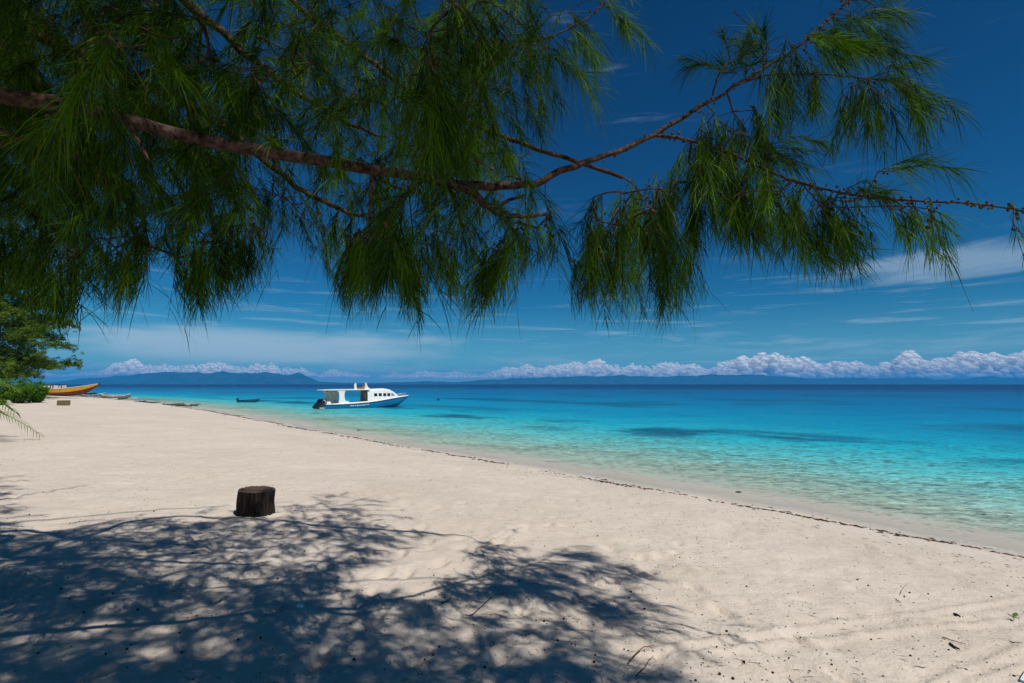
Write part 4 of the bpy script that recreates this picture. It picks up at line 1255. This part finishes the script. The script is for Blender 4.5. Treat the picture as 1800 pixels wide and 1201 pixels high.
p = pix_ground(40, 706)
fd = 62.0
far_tree((at(-12, 690, fd)[0], fd, float(ground([at(-12, 690, fd)[0]], [fd])[0])), 17.5, 8.8, 'tall green layered casuarina at the left edge behind the shrubs', 3, 9000)
far_tree((at(-150, 690, 75)[0], 75, float(ground([at(-150, 690, 75)[0]], [75])[0])), 19, 8.0, 'farther casuarina half out of the picture at the left edge', 8, 1600)


# ------------------------------------------------------------------ shrubs
def shrub(px, py, w_px, h_px, label, seed, nleaf=2600):
    rg = np.random.default_rng(seed)
    p = pix_ground(px, py); sc = p[1] / 900
    w, h = w_px * sc, h_px * sc
    t = empty('beach_shrub', (p[0], p[1] + w * 0.25, float(ground([p[0]], [p[1] + w * 0.25])[0]))); tag(t, label, 'shrub', 'green shrubs at the back of the beach')
    m = MB(); tips = []
    for k in range(46):
        a = rg.uniform(0, 6.28); q = math.sqrt(rg.uniform()); ex = np.array([math.cos(a) * q * w * 0.52, math.sin(a) * q * w * 0.36, 0])
        hh = h * (1 - 0.45 * q ** 2) * rg.uniform(0.5, 1.18)
        tip = ex + (0, 0, hh)
        m.tube([ex * 0.35 + (0, 0, -0.05), ex * 0.7 + (0, 0, hh * 0.5), tip], [0.03, 0.02, 0.008], 5); tips.append((ex, hh))
    m.build('stems', M_BARK, t, True)
    per = nleaf // 46
    B, D = [], []
    for ex, hh in tips:
        u = rg.uniform(0.08, 1.0, per)
        c = np.stack([ex[0] * (0.35 + 0.65 * u), ex[1] * (0.35 + 0.65 * u), hh * u], 1) + rg.normal(0, 0.05, (per, 3))
        a = rg.uniform(0, 6.28, per); e = rg.uniform(-0.1, 1.25, per)
        B.append(c); D.append(np.stack([np.cos(a) * np.cos(e), np.sin(a) * np.cos(e), np.sin(e)], 1))
    b = np.concatenate(B); d = np.concatenate(D); N = len(b)
    ln = rg.uniform(0.22, 0.46, N)[:, None]; wd = rg.uniform(0.03, 0.055, N)[:, None]
    sd = np.cross(d, np.array([0, 0, 1.0]) + rg.normal(0, 0.25, (N, 3))); sd /= np.linalg.norm(sd, axis=1)[:, None] + 1e-9
    mid = b + d * ln * 0.55 + (0, 0, 0.02); tip = b + d * ln + np.array([0, 0, -0.07])
    V = np.stack([b, mid - sd * wd, tip, mid + sd * wd, mid + np.array([0, 0, -0.015])], 1)
    o = (np.arange(N) * 5)[:, None]
    tn = np.clip(rg.normal(0.5, 0.22, N), 0, 0.86)
    me = mesh_np('leaves', V.reshape(-1, 3), [np.concatenate([o + np.array([[0, 1, 4]]), o + np.array([[1, 2, 4]]), o + np.array([[2, 3, 4]]), o + np.array([[3, 0, 4]])])], {'tint': np.repeat(tn, 5)}, False)
    q = link('leaf_mass', me, M_BUSH, t); q['kind'] = 'stuff'
    return t


shrub(54, 708.5, 40, 38, 'bright green broad-leaved shrub nearest the yellow boat', 1)
shrub(22, 709.5, 46, 46, 'taller green shrub at the foot of the left casuarina', 2)
shrub(-18, 712, 50, 52, 'leafy shrub cut by the left picture edge behind the palm', 4)

# young coconut palm at the left edge
pb = np.array([-18.6, 15.4]); pz = float(ground([pb[0]], [pb[1]])[0])
palm = empty('young_palm', (pb[0], pb[1], pz)); tag(palm, 'young coconut palm at the left edge with fronds drooping to the sand', 'palm')
m = MB(); m.tube([(0, 0, -0.1), (0.03, 0, 0.5), (0.05, 0.02, 1.1)], [0.17, 0.14, 0.1], 10, 0.08, 2); m.build('trunk', M_BARK, palm, True)
FR = [(6, 70, 3.6), (-8, 66, 3.5), (20, 74, 3.5), (8, 58, 3.3), (-14, 48, 3.1), (30, 50, 3.2), (4, 34, 3.3), (-36, 40, 3.1), (60, 60, 3.2), (95, 55, 3.1), (140, 45, 3.0), (190, 60, 3.2), (235, 40, 3.0), (-70, 60, 3.1), (18, 18, 3.1), (-5, 78, 3.3)]
for fi, (fa, fe, fl) in enumerate(FR):
    rg = np.random.default_rng(100 + fi)
    a, e = R(fa), R(fe); n = 26
    u = np.linspace(0, 1, n)
    h = np.array([math.cos(a), math.sin(a), 0])
    P = np.array([0.05, 0.02, 1.05]) + h[None, :] * (fl * (u * math.cos(e) + 0.22 * u ** 2))[:, None]
    P[:, 2] += fl * (u * math.sin(e) - 0.62 * u ** 2.4)
    m = MB(); m.tube(P, np.linspace(0.03, 0.006, n), 5)
    sdv = np.array([-math.sin(a), math.cos(a), 0]); VV = []; 
    tnt = []
    for i in range(3, n):
        T_ = P[min(i + 1, n - 1)] - P[i - 1]; T_ /= np.linalg.norm(T_)
        for s in (-1, 1):
            for hlf in (0, 0.5):
                if i == n - 1 and hlf: continue
                b = P[i] + (P[min(i + 1, n - 1)] - P[i]) * hlf
                ll = 0.62 * math.sin(math.pi * min(0.12 + 0.84 * u[i], 0.97)) ** 0.6 * rg.uniform(0.85, 1.1)
                d = sdv * s * 0.75 + T_ * 0.62 + np.array([0, 0, rg.uniform(-0.05, 0.25)]); d /= np.linalg.norm(d)
                w_ = T_ * 0.016
                mid = b + d * ll * 0.5 + (0, 0, -0.02); tip = b + d * ll + (0, 0, -0.16 * rg.uniform(0.6, 1.4))
                m.add([b - w_ * 0.6, b + w_ * 0.6, mid + w_, tip, mid - w_], [(0, 1, 2, 3, 4)])
    nv = m.n
    o = m.build('frond', M_PALM, palm, False)
    at_ = o.data.attributes.new('tint', 'FLOAT', 'POINT'); at_.data.foreach_set('value', np.clip(np.full(len(o.data.vertices), rg.uniform(0.2, 0.7)) + rg.normal(0, 0.05, len(o.data.vertices)), 0, 0.86).astype(np.float32))

# ------------------------------------------------------------------ pale stone under the shrub
p = pix_ground(52, 707.5)
m = MB(); m.ico((0, 0, 0.1), 0.36, 3, 0.05, None, (1.3, 0.8, 0.6)); st = m.build('stone', M_STONE, None, True); st.location = (p[0], p[1] - 0.5, p[2]); tag(st, 'pale rounded stone half hidden under the beach shrubs', 'stone')
# driftwood and rocks at the far waterline
for k, (px, py, ln, lab) in enumerate([(258, 708, 5.0, 'dark driftwood log lying at the far left waterline'), (328, 714.5, 3.2, 'dark branching driftwood nearest the dinghy on the waterline'), (305, 713, 3.6, 'low dark driftwood between the log and the branching piece')]):
    p = pix_ground(px, py); rg = np.random.default_rng(k + 40)
    m = MB(); x = np.linspace(-ln / 2, ln / 2, 9)
    m.tube(np.stack([x, rg.normal(0, 0.12, 9), 0.08 + 0.05 * rg.normal(0, 1, 9)], 1), 0.11 * np.array([0.4, 0.9, 1, 1, 0.9, 0.9, 0.8, 0.6, 0.3]), 7, 0.2, k)
    for q in range(5):
        a = rg.uniform(-ln / 2, ln / 2); m.tube([(a, 0, 0.1), (a + rg.uniform(-0.5, 0.5), rg.uniform(-0.3, 0.3), 0.25), (a + rg.uniform(-0.9, 0.9), rg.uniform(-0.5, 0.5), rg.uniform(0.15, 0.5))], [0.05, 0.04, 0.015], 5)
    d_ = m.build('driftwood', M_WOODD, None, True); d_.location = tuple(p); d_.rotation_euler.z = R(-12 + 20 * rg.uniform()); tag(d_, lab, 'driftwood', 'driftwood along the far waterline')
for k, (px, py, r_, lab) in enumerate([(631, 757, 0.09, 'small dark rock in the shallows below the white boat'), (1298, 866, 0.05, 'tiny dark pebble in the clear shallows at centre right')]):
    p = pix_ground(px, py)
    m = MB(); m.ico((0, 0, 0), r_, 3, 0.32, np.random.default_rng(k), (1.6, 1.2, 0.5)); q = m.build('rock', M_WRACK, None, True); q.location = (p[0], p[1], p[2] + r_ * 0.25); tag(q, lab, 'rock')


# ------------------------------------------------------------------ wrack line and litter
def bits(P, Ls, Ws, rg, name, mat, lift=0.004, ang=None, thick=0.5):
    n = len(P)
    a = rg.uniform(0, 6.28, n) if ang is None else ang
    d = np.stack([np.cos(a), np.sin(a), np.zeros(n)], 1); s = np.stack([-np.sin(a), np.cos(a), np.zeros(n)], 1)
    bend = rg.normal(0, 0.25, n)[:, None]
    L = Ls[:, None] / 2; w = Ws[:, None] / 2; z = np.array([0, 0, 1.0])
    P = P + z * lift
    V = np.stack([P - d * L + s * L * bend, P - s * w, P + d * L + s * L * bend, P + s * w, P + z * Ws[:, None] * thick], 1)
    o = (np.arange(n) * 5)[:, None]
    F_ = np.concatenate([o + np.array([[0, 1, 4]]), o + np.array([[1, 2, 4]]), o + np.array([[2, 3, 4]]), o + np.array([[3, 0, 4]])])
    q = link(name, mesh_np(name, V.reshape(-1, 3), [F_], None, False), mat)
    return q


rg = np.random.default_rng(77)
seg = np.linalg.norm(np.diff(SHC, axis=0), axis=1); cum = np.concatenate([[0], np.cumsum(seg)])
def on_shore(t, off):
    i = np.clip(np.searchsorted(cum, t) - 1, 0, len(seg) - 1)
    f = (t - cum[i]) / seg[i]; p = SHC[i] + (SHC[i + 1] - SHC[i]) * f[:, None]
    d = (SHC[i + 1] - SHC[i]) / seg[i][:, None]; nrm = np.stack([d[:, 1], -d[:, 0]], 1)   # towards the sea
    return p - (-nrm) * off[:, None] * 1.0, np.arctan2(d[:, 1], d[:, 0])
t0 = cum[5]; 
T_all = []
n1 = 5200; tt = t0 + (cum[-30] - t0) * 0 + rg.uniform(0, 1, n1) ** 1.5 * 105
wav = 0.16 * fbm(tt * 0.7, tt * 0, 15, 3) + 0.35 * fbm(tt * 0.12, tt * 0, 19, 2)
dens = np.clip(fbm(tt * 0.9, tt * 0, 25, 3) * 1.6 + 0.55, 0.02, 1)
keep = rg.uniform(0, 1, n1) < dens
tt, wav = tt[keep], wav[keep]
pp, aa = on_shore(tt, wav + rg.normal(0, 1, len(tt)) * np.where(rg.uniform(0, 1, len(tt)) < 0.7, 0.05, 0.20) * (1 + 0.015 * (tt - t0)))
gzz = ground(pp[:, 0], pp[:, 1])
sz = 1 + np.clip((tt - t0) / 40, 0, 2)
q = bits(np.column_stack([pp, gzz]), rg.uniform(0.025, 0.12, len(tt)) * sz, rg.uniform(0.008, 0.028, len(tt)) * sz, rg, 'wrack_line', M_WRACK, 0.003, aa + rg.normal(0, 0.5, len(tt)))
tag(q, 'thin dark line of dried seaweed along the high water mark', 'seaweed', kind='stuff')
# scattered weed above and below the line
n2 = 2600; tt = t0 + rg.uniform(0, 1, n2) ** 1.3 * 60
off = -np.abs(rg.normal(0, 1, n2)) * 1.25 - 0.25
cl = fbm(tt * 0.5, off * 1.6, 35, 3) > 0.06
tt, off = tt[cl], off[cl]
pp, aa = on_shore(tt, off)
q = bits(np.column_stack([pp, ground(pp[:, 0], pp[:, 1])]), rg.uniform(0.02, 0.12, len(tt)), rg.uniform(0.006, 0.018, len(tt)), rg, 'scattered_weed', M_WRACK, 0.003, aa + rg.normal(0, 0.5, len(tt)))
tag(q, 'loose bits of dry weed strewn landward of the dark seaweed line', 'seaweed', kind='stuff')
# needle litter and crumbs over the whole near beach
n3 = 12000
r_ = 2.2 * (40 / 2.2) ** (rg.uniform(0, 1, n3) ** 0.9); a_ = np.radians(rg.uniform(-56, 56, n3))
X, Y = r_ * np.sin(a_), r_ * np.cos(a_)
ok = (shore_s(X, Y) < -0.4) & (fbm(X * 0.55, Y * 0.55, 45, 3) + 0.25 > rg.uniform(-0.25, 0.65, n3))
X, Y = X[ok], Y[ok]; n3 = len(X)
isn = rg.uniform(0, 1, n3) < 0.45
q = bits(np.column_stack([X, Y, ground(X, Y)]), np.where(isn, rg.uniform(0.04, 0.13, n3), rg.uniform(0.010, 0.026, n3) * 0.72 * (1 + np.hypot(X, Y) / 20)), np.where(isn, rg.uniform(0.002, 0.005, n3), rg.uniform(0.007, 0.018, n3) * 0.72 * (1 + np.hypot(X, Y) / 20)), rg, 'needle_litter', M_LITTER, 0.003, np.where(rg.uniform(0, 1, n3) < 0.6, R(150) + rg.normal(0, 0.4, n3), rg.uniform(0, 6.28, n3)))
tag(q, 'fallen needles and brown crumbs strewn over the dry sand', 'litter', kind='stuff')

# fallen cones, one by one
cone_mes = []
for k in range(4):
    m = MB(); m.ico((0, 0, 0), 0.0105, 2, 0.16, np.random.default_rng(k), (1, 1, 0.85))
    o = m.build('fallen_cone', M_CONE_DRY, None, False); cone_mes.append(o.data); bpy.data.objects.remove(o)
n4 = 0
while n4 < 110:
    px, py = rg.uniform(10, 1790), 860 + 335 * rg.uniform() ** 0.8
    if px > 1100 and rg.uniform() < 0.35: continue
    g_ = ray(px, py); g_ = g_ * ((1.05 - CAMZ) / g_[2])
    if shore_s([g_[0]], [g_[1]])[0] > -1.5: continue
    z = float(ground([g_[0]], [g_[1]])[0])
    o = bpy.data.objects.new('fallen_cone', cone_mes[n4 % 4]); COL.objects.link(o)
    s = rg.uniform(0.5, 1.1); o.scale = (s, s, s); o.location = (g_[0], g_[1], z + 0.006 * s); o.rotation_euler = (0, 0, rg.uniform(0, 6.28))
    tag(o, 'small dark brown casuarina cone fallen on the sand', 'cone', 'fallen cones scattered over the sand'); n4 += 1


# individual twigs
def twig(pix, r_, label, mat=M_TWIG, lift=0.01, side=True, seed=0):
    rg = np.random.default_rng(seed + 300)
    P = np.array([pix_ground(*q[:2]) for q in pix])
    P = catmull(P, 4); P[:, 2] = ground(P[:, 0], P[:, 1]) + lift + np.abs(rg.normal(0, 0.004, len(P)))
    c = P.mean(0); m = MB(); m.tube(P - c, np.linspace(r_, r_ * 0.4, len(P)), 6, 0.1, seed)
    o = m.build('fallen_twig', mat, None, True); o.location = tuple(c); tag(o, label, 'twig', 'twigs lying on the sand')
    return o


M_REDT = plain('red_twig', (0.20, 0.075, 0.04), 0.8, 0.3, 30.0, 0.2)
twig([(1106, 1161), (1125, 1150), (1150, 1144)], 0.006, 'reddish twig lying at the right end of the shade', M_REDT, 0.03, seed=1)
twig([(1118, 1187), (1135, 1170), (1148, 1152)], 0.004, 'thin dark stick crossing beneath the reddish twig', seed=2)
twig([(1656, 1121), (1675, 1126), (1698, 1132)], 0.005, 'straight brown stick on bright sand near the lower right', seed=3)
twig([(1575, 1056), (1584, 1060)], 0.006, 'short thick brown stick beside the raised sand track', seed=4)
twig([(1583, 1046), (1588, 1036), (1597, 1030)], 0.003, 'thin curved pale twig above the raised sand track', M_WOODG, seed=5)
twig([(1776, 1129), (1786, 1134), (1798, 1139)], 0.005, 'brown stick at the right edge above the tracks', seed=6)
twig([(775, 1063), (790, 1054), (795, 1045)], 0.005, 'forked brown twig in the dappled shade at centre', seed=7)
twig([(826, 1083), (850, 1065), (868, 1047), (890, 1046)], 0.004, 'long crooked twig among the shade branches', seed=8)
twig([(1670, 1132), (1678, 1138), (1687, 1143)], 0.012, 'dark chunky bark piece below the straight brown stick', M_LITTER, seed=10)
twig([(1678, 1082), (1688, 1086)], 0.016, 'dark tuft of bark in the middle of the right-hand sand', M_LITTER, seed=11)
# white shell in the shade
p = pix_ground(527, 1074)
m = MB(); m.ico((0, 0, 0), 0.028, 3, 0.06, np.random.default_rng(3), (1.1, 0.7, 0.75)); q = m.build('shell', M_SHELL, None, True); q.location = (p[0], p[1], float(ground([p[0]], [p[1]])[0]) + 0.012); tag(q, 'small white shell lying in the deep shade at lower left', 'shell')
# green seedling
p = pix_ground(1782, 1090)
sp = empty('seedling', (p[0], p[1], float(ground([p[0]], [p[1]])[0]))); tag(sp, 'tiny green seedling with round leaves at the lower right', 'seedling')
m = MB(); m.tube([(0, 0, -0.01), (0.003, 0, 0.03), (0, 0.002, 0.055)], 0.0025, 5); m.build('stem', M_TWIG, sp, True)
M_LEAF = plain('seedling_leaf', (0.09, 0.20, 0.02), 0.5, 0.2, 30.0, 0.3)
for k, (a, rr_, tz) in enumerate(((0.3, 0.026, 0.06), (2.4, 0.022, 0.05), (4.4, 0.02, 0.045))):
    ring = [(rr_ * (1 + math.cos(t)) * math.cos(a) - rr_ * 0.8 * math.sin(t) * math.sin(a), rr_ * (1 + math.cos(t)) * math.sin(a) + rr_ * 0.8 * math.sin(t) * math.cos(a), tz + 0.012 * math.cos(t)) for t in np.linspace(0, 6.28, 11)[:-1]]
    m = MB(); m.add(ring + [(x, y, z - 0.002) for x, y, z in ring], [tuple(range(10))], [tuple(range(19, 9, -1))]); m.build('leaf', M_LEAF, sp)
# pale plastic edge that pokes into the bottom right corner
p = pix_ground(1797, 1199)
m = MB(); xs = np.linspace(0, 1, 9)
m.loft([[(0.5 * x, -0.16 - 0.1 * x, 0.012 + 0.02 * math.sin(x * 3)), (0.5 * x, -0.16 - 0.1 * x, 0.0), (0.5 * x, 0.05 * math.sin(x * 1.6), 0.0), (0.5 * x, 0.05 * math.sin(x * 1.6), 0.012)] for x in xs], close=True, cap0=True, cap1=True)
q = m.build('plastic_sheet', M_PLASTIC, None, False); q.location = (p[0] - 0.03, p[1] - 0.015, float(ground([p[0]], [p[1]])[0]) + 0.012); q.rotation_euler.z = R(28); tag(q, 'pale blue-white plastic edge in the bottom right corner', 'plastic')
